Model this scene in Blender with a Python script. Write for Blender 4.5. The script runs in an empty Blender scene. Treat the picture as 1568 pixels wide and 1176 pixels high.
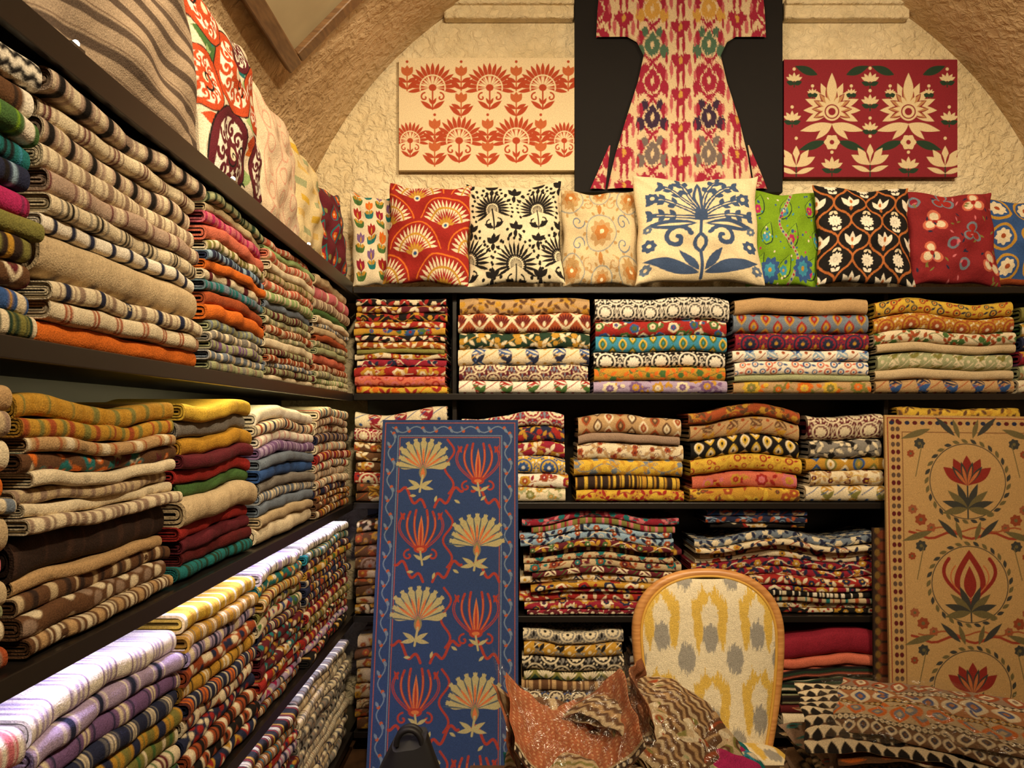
import bpy, math, random
import numpy as np
from mathutils import Vector, Matrix, Euler

scene = bpy.context.scene
try:
    scene.view_settings.view_transform = 'Standard'
except Exception:
    pass

# ------------------------------------------------------------------ colours
def lin(c):
    c = np.array(c, dtype=float) / 255.0
    return np.where(c <= .04045, c / 12.92, ((c + .055) / 1.055) ** 2.4)

C = dict(
    cream=(224, 209, 178), white=(238, 229, 212), beige=(196, 174, 138), tan=(184, 150, 106), taupe=(148, 124, 106),
    brown=(98, 66, 42), dkbrown=(50, 34, 27), black=(22, 18, 18), navy=(34, 40, 68), blue=(50, 84, 142),
    sky=(60, 140, 172), teal=(28, 110, 112), green=(70, 106, 54), dkgreen=(34, 58, 42), olive=(126, 122, 62),
    lime=(126, 168, 34), sage=(160, 164, 124), yellow=(212, 174, 62), gold=(188, 142, 50), mustard=(184, 136, 42),
    orange=(212, 108, 34), rust=(158, 74, 38), red=(156, 38, 34), crimson=(142, 30, 50), burg=(94, 27, 38),
    pink=(206, 112, 122), magenta=(178, 38, 98), purple=(118, 88, 134), lilac=(172, 154, 186), gray=(130, 125, 118),
    bluegray=(114, 126, 142), salmon=(204, 108, 84), dkred=(88, 22, 24), ltblue=(140, 168, 192), ltgreen=(150, 176, 116))

def K(c):
    return C[c] if isinstance(c, str) else c

# ------------------------------------------------------------------ textile painter
class Cv:
    """colour grid of a woven / embroidered surface, painted in cloth coordinates (metres or unit square)"""
    def __init__(s, xs, ys, base):
        s.x = np.asarray(xs, float); s.y = np.asarray(ys, float)
        s.nx, s.ny = len(s.x), len(s.y)
        s.c = np.empty((s.ny, s.nx, 3)); s.c[:] = lin(K(base))
        s.px = abs(s.x[-1] - s.x[0]) / s.nx
        s.W = s.x[-1]; s.H = s.y[-1]
    def _w(s, x0, x1, y0, y1):
        i0 = np.searchsorted(s.x, x0 - s.px); i1 = np.searchsorted(s.x, x1 + s.px)
        j0 = np.searchsorted(s.y, y0 - s.px); j1 = np.searchsorted(s.y, y1 + s.px)
        if i1 <= i0 or j1 <= j0:
            return None
        return (slice(j0, j1), slice(i0, i1)), s.x[i0:i1][None, :], s.y[j0:j1][:, None]
    def _b(s, sl, d, col):
        a = np.clip(.5 - d / s.px, 0, 1)[..., None]
        s.c[sl] = s.c[sl] * (1 - a) + lin(K(col)) * a
    def ell(s, cx, cy, a, b, col, rot=0., ring=0.):
        r = max(a, b) + ring
        w = s._w(cx - r, cx + r, cy - r, cy + r)
        if not w: return
        sl, X, Y = w
        co, si = math.cos(rot), math.sin(rot)
        lx = (X - cx) * co + (Y - cy) * si; ly = -(X - cx) * si + (Y - cy) * co
        d = (np.sqrt((lx / a) ** 2 + (ly / b) ** 2) - 1) * min(a, b)
        if ring: d = np.abs(d) - ring / 2
        s._b(sl, d, col)
    def petal(s, cx, cy, L, w, ang, col, p=1.0, off=0.):
        co, si = math.cos(ang), math.sin(ang)
        cx += off * co; cy += off * si
        ex, ey = cx + L * co, cy + L * si
        q = s._w(min(cx, ex) - w, max(cx, ex) + w, min(cy, ey) - w, max(cy, ey) + w)
        if not q: return
        sl, X, Y = q
        t = (X - cx) * co + (Y - cy) * si; n = -(X - cx) * si + (Y - cy) * co
        tt = np.clip(t / L, 0, 1)
        d = np.abs(n) - w * np.sin(math.pi * tt ** p)
        d = np.where((t < 0) | (t > L), s.px, d)
        s._b(sl, d, col)
    def line(s, pts, w, col):
        pts = np.asarray(pts, float)
        q = s._w(pts[:, 0].min() - w, pts[:, 0].max() + w, pts[:, 1].min() - w, pts[:, 1].max() + w)
        if not q: return
        sl, X, Y = q
        d = np.full(np.broadcast(X, Y).shape, 9.)
        for a, b in zip(pts[:-1], pts[1:]):
            v = b - a; l = max(v @ v, 1e-12)
            t = np.clip(((X - a[0]) * v[0] + (Y - a[1]) * v[1]) / l, 0, 1)
            d = np.minimum(d, np.hypot(X - a[0] - t * v[0], Y - a[1] - t * v[1]))
        s._b(sl, d - w / 2, col)
    def rect(s, x0, x1, y0, y1, col):
        q = s._w(x0, x1, y0, y1)
        if not q: return
        sl, X, Y = q
        d = np.maximum(np.maximum(x0 - X, X - x1), np.maximum(y0 - Y, Y - y1))
        s._b(sl, d, col)
    def flower(s, cx, cy, r, n, col, cen, rot=0., w=None, p=1.3):
        w = w or r * math.pi / n * .8
        for k in range(n):
            s.petal(cx, cy, r, w, rot + 2 * math.pi * k / n, col, p)
        s.ell(cx, cy, r * .28, r * .28, cen)
    def fan(s, cx, cy, r, n, spread, col, w=None, ang=math.pi / 2, p=1.8, off=0.):
        w = w or r * spread * 2 / n * .42
        for k in range(n):
            a = ang - spread + 2 * spread * k / (n - 1)
            s.petal(cx, cy, r, w, a, col, p, off)
    def arc(s, cx, cy, r, a0, a1, w, col, n=16, ry=None):
        ry = ry or r
        t = np.linspace(a0, a1, n)
        s.line(np.c_[cx + r * np.cos(t), cy + ry * np.sin(t)], w, col)
    def spiral(s, cx, cy, r, a0, turns, w, col, sgn=1):
        t = np.linspace(0, 1, 20)
        a = a0 + sgn * turns * 2 * math.pi * t
        rr = r * (1 - t * .85)
        s.line(np.c_[cx + rr * np.cos(a), cy + rr * np.sin(a)], w, col)
    def warp(s, amp, rs):
        dy = abs(s.y[1] - s.y[0])
        for i in range(s.nx):
            k = int(round(rs.randn() * amp / dy))
            s.c[:, i] = np.roll(s.c[:, i], k, axis=0)
    def mottle(s, amt, rs):
        s.c *= (1 + amt * rs.randn(s.ny, s.nx, 1)).clip(.6, 1.4)
    def sample(s, X, Y):
        i = np.clip(np.searchsorted(s.x, X), 0, s.nx - 1); j = np.clip(np.searchsorted(s.y, Y), 0, s.ny - 1)
        return s.c[j, i]

# ------------------------------------------------------------------ mesh builder
class MB:
    def __init__(s):
        s.v, s.f, s.c, s.m, s.n = [], [], [], [], 0
    def grid(s, P, col, mat=0):
        ny, nx = P.shape[:2]
        s.v.append(P.reshape(-1, 3))
        cc = np.empty((ny, nx, 3)); cc[:] = col
        s.c.append(cc.reshape(-1, 3))
        i = np.arange(ny * nx).reshape(ny, nx) + s.n
        q = np.stack([i[:-1, :-1], i[:-1, 1:], i[1:, 1:], i[1:, :-1]], -1).reshape(-1, 4)
        s.f.append(q); s.m.append(np.full(len(q), mat, np.int32)); s.n += ny * nx
    def build(s, name, mats, smooth=True, parent=None):
        v = np.concatenate(s.v); f = np.concatenate(s.f); c = np.concatenate(s.c); m = np.concatenate(s.m)
        me = bpy.data.meshes.new(name)
        me.vertices.add(len(v)); me.vertices.foreach_set('co', v.astype(np.float32).ravel())
        me.loops.add(len(f) * 4); me.loops.foreach_set('vertex_index', f.astype(np.int32).ravel())
        me.polygons.add(len(f)); me.polygons.foreach_set('loop_start', np.arange(0, len(f) * 4, 4, dtype=np.int32))
        me.polygons.foreach_set('material_index', m)
        me.update(calc_edges=True)
        me.polygons.foreach_set('use_smooth', np.full(len(f), smooth))
        at = me.color_attributes.new('Col', 'FLOAT_COLOR', 'POINT')
        at.data.foreach_set('color', np.c_[np.clip(c, 0, 1), np.ones(len(c))].astype(np.float32).ravel())
        for mt in (mats if isinstance(mats, (list, tuple)) else [mats]):
            me.materials.append(mt)
        me.update()
        ob = bpy.data.objects.new(name, me); scene.collection.objects.link(ob)
        if parent: ob.parent = parent
        return ob

# ------------------------------------------------------------------ materials
def newmat(name):
    m = bpy.data.materials.new(name); m.use_nodes = True
    return m, m.node_tree.nodes, m.node_tree.links, m.node_tree.nodes['Principled BSDF']

def fabric(name, rough=.85, scale=330., bump=.4):
    m, N, L, b = newmat(name)
    a = N.new('ShaderNodeAttribute'); a.attribute_name = 'Col'
    tc = N.new('ShaderNodeTexCoord')
    n1 = N.new('ShaderNodeTexNoise'); n1.inputs['Scale'].default_value = scale; n1.inputs['Detail'].default_value = 1
    n2 = N.new('ShaderNodeTexNoise'); n2.inputs['Scale'].default_value = 40; n2.inputs['Detail'].default_value = 2
    L.new(tc.outputs['Object'], n1.inputs['Vector']); L.new(tc.outputs['Object'], n2.inputs['Vector'])
    mr = N.new('ShaderNodeMapRange'); mr.inputs['From Min'].default_value = .3; mr.inputs['From Max'].default_value = .7
    mr.inputs['To Min'].default_value = .76; mr.inputs['To Max'].default_value = 1.12
    L.new(n1.outputs['Fac'], mr.inputs['Value'])
    vm = N.new('ShaderNodeVectorMath'); vm.operation = 'SCALE'
    L.new(a.outputs['Color'], vm.inputs[0]); L.new(mr.outputs[0], vm.inputs['Scale'])
    L.new(vm.outputs[0], b.inputs['Base Color'])
    b.inputs['Roughness'].default_value = rough
    b.inputs['Specular IOR Level'].default_value = .25
    bp = N.new('ShaderNodeBump'); bp.inputs['Strength'].default_value = bump; bp.inputs['Distance'].default_value = .004
    ad = N.new('ShaderNodeMath'); ad.operation = 'ADD'
    L.new(n1.outputs['Fac'], ad.inputs[0])
    m2 = N.new('ShaderNodeMath'); m2.operation = 'MULTIPLY'; m2.inputs[1].default_value = 1.8
    L.new(n2.outputs['Fac'], m2.inputs[0]); L.new(m2.outputs[0], ad.inputs[1])
    L.new(ad.outputs[0], bp.inputs['Height']); L.new(bp.outputs[0], b.inputs['Normal'])
    return m
FAB = fabric('woven_cotton')
FLAT = fabric('printed_canvas', bump=.15)

def stucco(name, c1, c2, bump=.7, dist=.02, sc=24.):
    m, N, L, b = newmat(name)
    tc = N.new('ShaderNodeTexCoord')
    n = N.new('ShaderNodeTexNoise'); n.inputs['Scale'].default_value = sc; n.inputs['Detail'].default_value = 4; n.inputs['Roughness'].default_value = .55
    n.inputs['Distortion'].default_value = .6
    n3 = N.new('ShaderNodeTexNoise'); n3.inputs['Scale'].default_value = 3.0; n3.inputs['Detail'].default_value = 3
    for q in (n, n3): L.new(tc.outputs['Object'], q.inputs['Vector'])
    r = N.new('ShaderNodeValToRGB'); r.color_ramp.elements[0].position = .38; r.color_ramp.elements[1].position = .62
    r.color_ramp.elements[0].color = (*lin(c2), 1); r.color_ramp.elements[1].color = (*lin(c1), 1)
    L.new(n3.outputs['Fac'], r.inputs['Fac']); L.new(r.outputs[0], b.inputs['Base Color'])
    k = N.new('ShaderNodeMapRange'); k.inputs['From Min'].default_value = .38; k.inputs['From Max'].default_value = .68
    L.new(n.outputs['Fac'], k.inputs['Value'])
    a = N.new('ShaderNodeMath'); a.operation = 'ADD'; h2 = N.new('ShaderNodeMath'); h2.operation = 'MULTIPLY'; h2.inputs[1].default_value = 2.5
    L.new(n3.outputs['Fac'], h2.inputs[0]); L.new(k.outputs[0], a.inputs[0]); L.new(h2.outputs[0], a.inputs[1])
    bp = N.new('ShaderNodeBump'); bp.inputs['Strength'].default_value = bump; bp.inputs['Distance'].default_value = dist
    L.new(a.outputs[0], bp.inputs['Height']); L.new(bp.outputs[0], b.inputs['Normal'])
    b.inputs['Roughness'].default_value = .9
    return m
PLASTER = stucco('plaster_cream', (234, 218, 182), (220, 201, 160))
VAULT = stucco('plaster_vault_shaded', (214, 186, 146), (190, 160, 118), bump=.55)  # darker than the cream plaster: grazing-light shade put into the colour
def simple(name, col, rough=.5, metal=0., noise=.15, sc=20.):
    m, N, L, b = newmat(name)
    tc = N.new('ShaderNodeTexCoord'); n = N.new('ShaderNodeTexNoise'); n.inputs['Scale'].default_value = sc; n.inputs['Detail'].default_value = 3
    L.new(tc.outputs['Object'], n.inputs['Vector'])
    r = N.new('ShaderNodeValToRGB'); c = lin(col)
    r.color_ramp.elements[0].color = (*(c * (1 - noise)), 1); r.color_ramp.elements[1].color = (*np.clip(c * (1 + noise), 0, 1), 1)
    L.new(n.outputs['Fac'], r.inputs['Fac']); L.new(r.outputs[0], b.inputs['Base Color'])
    b.inputs['Roughness'].default_value = rough; b.inputs['Metallic'].default_value = metal
    return m
def wood(name, c1, c2, rough=.4):
    m, N, L, b = newmat(name)
    tc = N.new('ShaderNodeTexCoord'); mp = N.new('ShaderNodeMapping'); mp.inputs['Scale'].default_value = (3, 3, 30)
    n = N.new('ShaderNodeTexNoise'); n.inputs['Scale'].default_value = 4; n.inputs['Detail'].default_value = 4
    L.new(tc.outputs['Object'], mp.inputs[0]); L.new(mp.outputs[0], n.inputs['Vector'])
    r = N.new('ShaderNodeValToRGB'); r.color_ramp.elements[0].color = (*lin(c1), 1); r.color_ramp.elements[1].color = (*lin(c2), 1)
    r.color_ramp.elements[0].position = .35; r.color_ramp.elements[1].position = .65
    L.new(n.outputs['Fac'], r.inputs['Fac']); L.new(r.outputs[0], b.inputs['Base Color']); b.inputs['Roughness'].default_value = rough
    return m
BLACKM = simple('black_lacquer', (24, 20, 18), .35)
OAK = wood('pale_wood', (170, 114, 60), (198, 144, 84))
DKWOOD = wood('dark_wood', (58, 36, 22), (84, 54, 32))
FRAMEW = wood('frame_wood', (96, 66, 38), (128, 94, 58))
FLOORM = wood('floor_boards', (70, 48, 32), (100, 70, 46), .5)
def emit(name, col, st):
    m, N, L, b = newmat(name)
    b.inputs['Base Color'].default_value = (*lin(col), 1); b.inputs['Emission Color'].default_value = (*lin(col), 1)
    b.inputs['Emission Strength'].default_value = st
    return m
def plastic():
    m, N, L, b = newmat('clear_plastic_film')
    g = N.new('ShaderNodeBsdfGlossy'); g.inputs['Roughness'].default_value = .20
    t = N.new('ShaderNodeBsdfTransparent'); mx = N.new('ShaderNodeMixShader')
    n = N.new('ShaderNodeTexNoise'); n.inputs['Scale'].default_value = 22; n.inputs['Detail'].default_value = 2; n.inputs['Distortion'].default_value = 1.5
    tc = N.new('ShaderNodeTexCoord'); L.new(tc.outputs['Object'], n.inputs['Vector'])
    bp = N.new('ShaderNodeBump'); bp.inputs['Strength'].default_value = 1.; bp.inputs['Distance'].default_value = .03
    L.new(n.outputs['Fac'], bp.inputs['Height']); L.new(bp.outputs[0], g.inputs['Normal'])
    mx.inputs[0].default_value = .06; L.new(t.outputs[0], mx.inputs[1]); L.new(g.outputs[0], mx.inputs[2])
    L.new(mx.outputs[0], N['Material Output'].inputs['Surface'])
    return m
PLASTIC = plastic()

# ------------------------------------------------------------------ box helper
def boxes(name, lst, mat, bevel=.003, parent=None):
    vs, fs = [], []
    for (x0, x1, y0, y1, z0, z1) in lst:
        b = len(vs)
        vs += [(x0, y0, z0), (x1, y0, z0), (x1, y1, z0), (x0, y1, z0), (x0, y0, z1), (x1, y0, z1), (x1, y1, z1), (x0, y1, z1)]
        fs += [tuple(b + i for i in f) for f in ((3, 2, 1, 0), (4, 5, 6, 7), (0, 1, 5, 4), (1, 2, 6, 5), (2, 3, 7, 6), (3, 0, 4, 7))]
    me = bpy.data.meshes.new(name); me.from_pydata(vs, [], fs); me.materials.append(mat)
    ob = bpy.data.objects.new(name, me); scene.collection.objects.link(ob)
    if bevel:
        md = ob.modifiers.new('bevel', 'BEVEL'); md.width = bevel; md.segments = 2; md.limit_method = 'ANGLE'
    if parent: ob.parent = parent
    return ob

# ------------------------------------------------------------------ room shell
VC, VR, VZ = .80, 1.97, 1.90
XL, XR, YB, YF = VC - VR, VC + VR, 3.81, -2.0
def pmesh(name, vs, fs, mat, smooth=False):
    me = bpy.data.meshes.new(name); me.from_pydata(vs, [], fs); me.materials.append(mat)
    if smooth: me.polygons.foreach_set('use_smooth', [True] * len(fs))
    ob = bpy.data.objects.new(name, me); scene.collection.objects.link(ob); return ob
def arch_wall(name, y, d):
    n = 48; vs, fs = [], []
    for side in (0, d):
        for k in range(n + 1):
            a = math.pi - math.pi * k / n
            x = VC + VR * math.cos(a); z = VZ + VR * math.sin(a)
            vs += [(x, y + side, 0), (x, y + side, z)]
    o = 2 * (n + 1)
    for k in range(n):
        fs.append((2 * k, 2 * k + 2, 2 * k + 3, 2 * k + 1)); fs.append((o + 2 * k, o + 2 * k + 1, o + 2 * k + 3, o + 2 * k + 2))
        fs.append((2 * k + 1, 2 * k + 3, o + 2 * k + 3, o + 2 * k + 1))
    return pmesh(name, vs, fs, PLASTER)
arch_wall('wall_back', YB, .15); arch_wall('wall_front', YF, -.15)
boxes('wall_left', [(XL - .15, XL, YF, YB, 0, VZ)], VAULT, 0)
boxes('wall_right', [(XR, XR + .15, YF, YB, 0, VZ)], VAULT, 0)
boxes('floor', [(XL - .15, XR + .15, YF - .15, YB + .15, -.1, 0)], FLOORM, 0)
na, ny = 72, 60
vs, fs = [], []
for j in range(ny + 1):
    y = YF + (YB - YF) * j / ny
    for k in range(na + 1):
        a = math.pi * k / na
        w = .012 * math.sin(5 * a + 2.1 * y) + .008 * math.sin(11 * a - 3.3 * y) if 0 < k < na and j < ny else 0
        vs.append((VC + (VR + w) * math.cos(a), y, VZ + (VR + w) * math.sin(a)))
for j in range(ny):
    for k in range(na):
        i = j * (na + 1) + k; fs.append((i, i + 1, i + na + 2, i + na + 1))
pmesh('ceiling', vs, fs, VAULT, True)
boxes('trim_1', [(-.345, .29, 3.755, 3.81, 3.47, 3.545), (-.36, .29, 3.735, 3.81, 3.53, 3.56)], PLASTER, .008)
boxes('trim_2', [(1.32, 1.93, 3.755, 3.81, 3.47, 3.545), (1.32, 1.945, 3.735, 3.81, 3.53, 3.56)], PLASTER, .008)

# ------------------------------------------------------------------ shelving
SH = [.10, .62, 1.13, 1.62, 2.10]
FX, FY = -.73, 3.46
L = []
for z in SH:
    L.append((XL + .005, FX - .012, -.6, YB - .005, z - .018, z)); L.append((FX - .012, FX + .004, -.6, FY, z - .030, z + (.022 if z > 2 else .004)))
L.append((XL + .005, XL + .017, -.6, YB - .005, .0, 2.10))
for y in (-.6, .55):
    L.append((XL + .005, FX - .01, y - .02, y, 0, 2.09))
boxes('shelving_unit', L, BLACKM, .002)
L = []
for z in SH:
    L.append((FX + .006, XR - .005, FY + .012, YB - .005, z - .020, z)); L.append((FX + .006, XR - .005, FY - .004, FY + .014, z - .024, z + .004))
L.append((FX + .006, XR - .005, YB - .018, YB - .005, 0, 2.10))
for x in (-.275, 1.70, 2.745):
    L.append((x - .01, x + .01, FY + .06, YB - .006, 0, 2.09))
boxes('shelving_unit', L, BLACKM, .002)

# ------------------------------------------------------------------ cloth patterns for folded goods
def pat(cv, kind, cols, rs, y0, y1):
    c = [K(k) for k in cols]; n = len(c)
    W = cv.W; ym = (y0 + y1) / 2
    def cc(k): return c[1 + k % (n - 1)] if n > 1 else c[0]
    if kind == 'vs':      # bars across the fold
        per = rs.uniform(.06, .125); x = rs.uniform(-.03, per * .6)
        wd = rs.uniform(.16, .27) * per; pl = rs.randint(3)
        while x < W:
            cv.rect(x, x + wd, 0, cv.H, cc(0))
            if pl == 1: cv.rect(x + wd * .35, x + wd * .6, 0, cv.H, c[0])
            if n > 2: cv.rect(x + wd * 1.5, x + wd * 1.75, 0, cv.H, cc(1)); cv.rect(x - wd * .75, x - wd * .5, 0, cv.H, cc(1))
            if n > 2 and pl == 2: cv.rect(x + wd * 2.3, x + wd * 3.1, 0, cv.H, cc(1))
            if n > 3: cv.rect(x + wd * 2.2, x + wd * 2.7, 0, cv.H, cc(2))
            x += per
    elif kind == 'vf':    # fine bars
        x = 0; k = 0
        while x < W:
            w = rs.uniform(.005, .02)
            cv.rect(x, x + w, 0, cv.H, cc(k)); x += w + rs.uniform(.004, .035); k += 1
    elif kind == 'hs':
        y = 0; k = 0
        while y < cv.H:
            w = rs.uniform(.006, .02)
            cv.rect(0, W, y, y + w, cc(k)); y += w + rs.uniform(.006, .02); k += 1
    elif kind == 'flor':
        s = rs.uniform(.085, .13); j = 0; y = y0 + rs.uniform(0, s / 2)
        np_ = rs.randint(5, 9)
        while y < y1:
            x = (j % 2) * s / 2 + rs.uniform(-.02, .02); k = j
            while x < W + s:
                yy = y + rs.uniform(-.01, .01); a0 = rs.uniform(0, 6.3)
                cv.line([(x, yy), (x + s * .3, yy + s * .2 * rs.uniform(-1, 1)), (x + s * .55, yy)], .004, cc(2))
                for q in range(4): cv.petal(x + s * .1 * q, yy, s * rs.uniform(.25, .4), s * .07, rs.uniform(0, 6.3), cc(2 + q % 2), .8)
                r = s * rs.uniform(.2, .34)
                cv.flower(x, yy, r, np_, cc(k), cc(k + 1), a0); cv.flower(x, yy, r * .55, np_, cc(k + 1), c[0], a0)
                if k % 2: cv.ell(x + s * .5, yy + s * .1, s * .07, s * .1, cc(k), rs.uniform(0, 3))
                k += 1; x += s * rs.uniform(.85, 1.15)
            y += s * .5; j += 1
    elif kind == 'suz':
        s = rs.uniform(.085, .125); j = 0; y = ym - s * (round((ym - y0) / s)) + rs.uniform(-.02, .02)
        while y < y1 + s:
            x = (j % 2) * s / 2 + rs.uniform(-.01, .01)
            while x < W + s:
                cv.ell(x, y, s * .36, s * .36, cc(0)); cv.ell(x, y, s * .29, s * .29, c[0])
                cv.flower(x, y, s * .25, 9, cc(0), cc(1), 0)
                for q in range(12):
                    a = q * .5236; cv.petal(x + s * .37 * math.cos(a), y + s * .37 * math.sin(a), s * .12, s * .035, a, cc(q if n > 2 else 0))
                cv.spiral(x + s * .5, y + s * .1, s * .12, 0, 1, .004, cc(0)); cv.petal(x + s * .5, y - s * .3, s * .3, s * .06, 1.57, cc(1))
                x += s
            y += s * .72; j += 1
    elif kind == 'ikat':
        s = rs.uniform(.06, .1); x = s / 2; k = 0
        while x < W + s:
            for y in np.arange(ym - .15, ym + .16, s * 1.1):
                yy = y + (k % 2) * s * .5
                if yy < y0 - s or yy > y1 + s: continue
                cv.petal(x, yy - s * .5, s, s * .3, 1.57, cc(k)); cv.petal(x, yy - s * .33, s * .66, s * .19, 1.57, cc(k + 1)); cv.ell(x, yy, s * .07, s * .12, c[0])
            x += s * .72; k += 1
    elif kind == 'scr':
        for t, yy in enumerate(np.arange(ym - .16, ym + .17, .05)):
            if yy < y0 - .03 or yy > y1 + .03: continue
            per = rs.uniform(.12, .2); ph = rs.uniform(0, 6); am = rs.uniform(.012, .022); wd = rs.uniform(.003, .006)
            xs = np.linspace(0, W, 70); cv.line(np.c_[xs, yy + am * np.sin(xs * 6.28 / per + ph)], wd, cc(0))
            x = 0; k = 0
            while x < W:
                a = (1 if k % 2 else -1) * rs.uniform(.5, 1.3); Y = yy + am * math.sin(x * 6.28 / per + ph)
                cv.petal(x, Y, rs.uniform(.025, .045), .008, a, cc(1 if n > 2 else 0), .8)
                if k % 3 == 0: cv.flower(x + .012, Y + .016 * math.copysign(1, -a), rs.uniform(.012, .02), 6, cc(2), cc(0)); cv.spiral(x + .03, Y - .012, .012, 0, 1, .003, cc(0))
                x += rs.uniform(.02, .034); k += 1
    elif kind == 'tri':
        s = rs.uniform(.085, .12)
        for j in range(-2, 3):
            yy = ym + j * s * .6
            x = -(j % 2) * s / 2
            while x < W + s:
                cv.petal(x, yy - s * .35, s * .95, s * .34, 1.57, cc(1), .8); cv.fan(x, yy - s * .3, s * .62, 7, .75, cc(0), w=s * .045); cv.petal(x, yy - s * .3, s * .3, s * .08, 1.57, c[0])
                x += s
    elif kind == 'zig':
        for k, yy in enumerate(np.arange(y0, y1, .024)):
            xs = np.arange(0, W + .03, .012); cv.line(np.c_[xs, yy + .010 * (np.arange(len(xs)) % 2)], .009, cc(k))
    elif kind == 'chk':
        s = rs.uniform(.012, .026)
        for x in np.arange(0, W, s):
            if rs.rand() < .25: continue
            for j, y in enumerate(np.arange(y0, y1, s)):
                if (int(x / s) + j) % 2: cv.ell(x + s / 2, y + s / 2, s * .62, s * .55, cc(int(x / s) // 2 + j))
    elif kind == 'mix':
        m = int(W * (y1 - y0) / .0009)
        for q in range(m):
            x, y = rs.uniform(0, W), rs.uniform(y0, y1); r = rs.uniform(.007, .022)
            if rs.rand() < .6: cv.petal(x, y, r * 2.6, r * .45, rs.uniform(0, 6.3), cc(rs.randint(9)), .9)
            elif rs.rand() < .5: k = rs.randint(9); cv.flower(x, y, r * 1.2, rs.randint(5, 8), cc(k), cc(k + 1), rs.uniform(0, 6))
            else:
                k = rs.randint(9); cv.ell(x, y, r, r * .7, cc(k), rs.uniform(0, 3)); cv.ell(x, y, r * .5, r * .35, cc(k + 1))
    elif kind == 'leaf':
        x = .0; k = 0; sp = rs.uniform(.055, .08)
        while x < W + .03:
            for yy in np.arange(ym - .15, ym + .16, sp):
                if yy < y0 - .05 or yy > y1 + .05: continue
                a = rs.uniform(-.3, .3)
                cv.petal(x, yy, sp * .95, sp * .2, (.6 if k % 2 else 2.5) + a, cc(0), .8); cv.petal(x, yy, sp * .8, sp * .06, (.6 if k % 2 else 2.5) + a, c[0], .8)
                cv.petal(x, yy, sp * .8, sp * .15, (-.8 if k % 2 else -2.3) + a, cc(1), 1)
                cv.line([(x, yy - .02), (x + sp * .4, yy), (x + sp * .7, yy + .02)], .004, cc(2))
                cv.ell(x + sp * .35, yy + sp * .4, .008, .008, cc(2))
            x += sp * .8; k += 1
    elif kind == 'dots':
        for j, y in enumerate(np.arange(y0, y1, .035)):
            for k, x in enumerate(np.arange((j % 2) * .03, W, .06)):
                r = rs.uniform(.011, .019); xx = x + rs.uniform(-.006, .006)
                cv.ell(xx, y, r, r, cc(k + j)); cv.ell(xx, y, r * .6, r * .6, c[0]); cv.ell(xx, y, r * .3, r * .3, cc(k + j + 1)); cv.petal(xx + r, y, .025, .005, rs.uniform(-.8, .8), cc(k + 1))
    cv.mottle(.05, rs)

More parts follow.
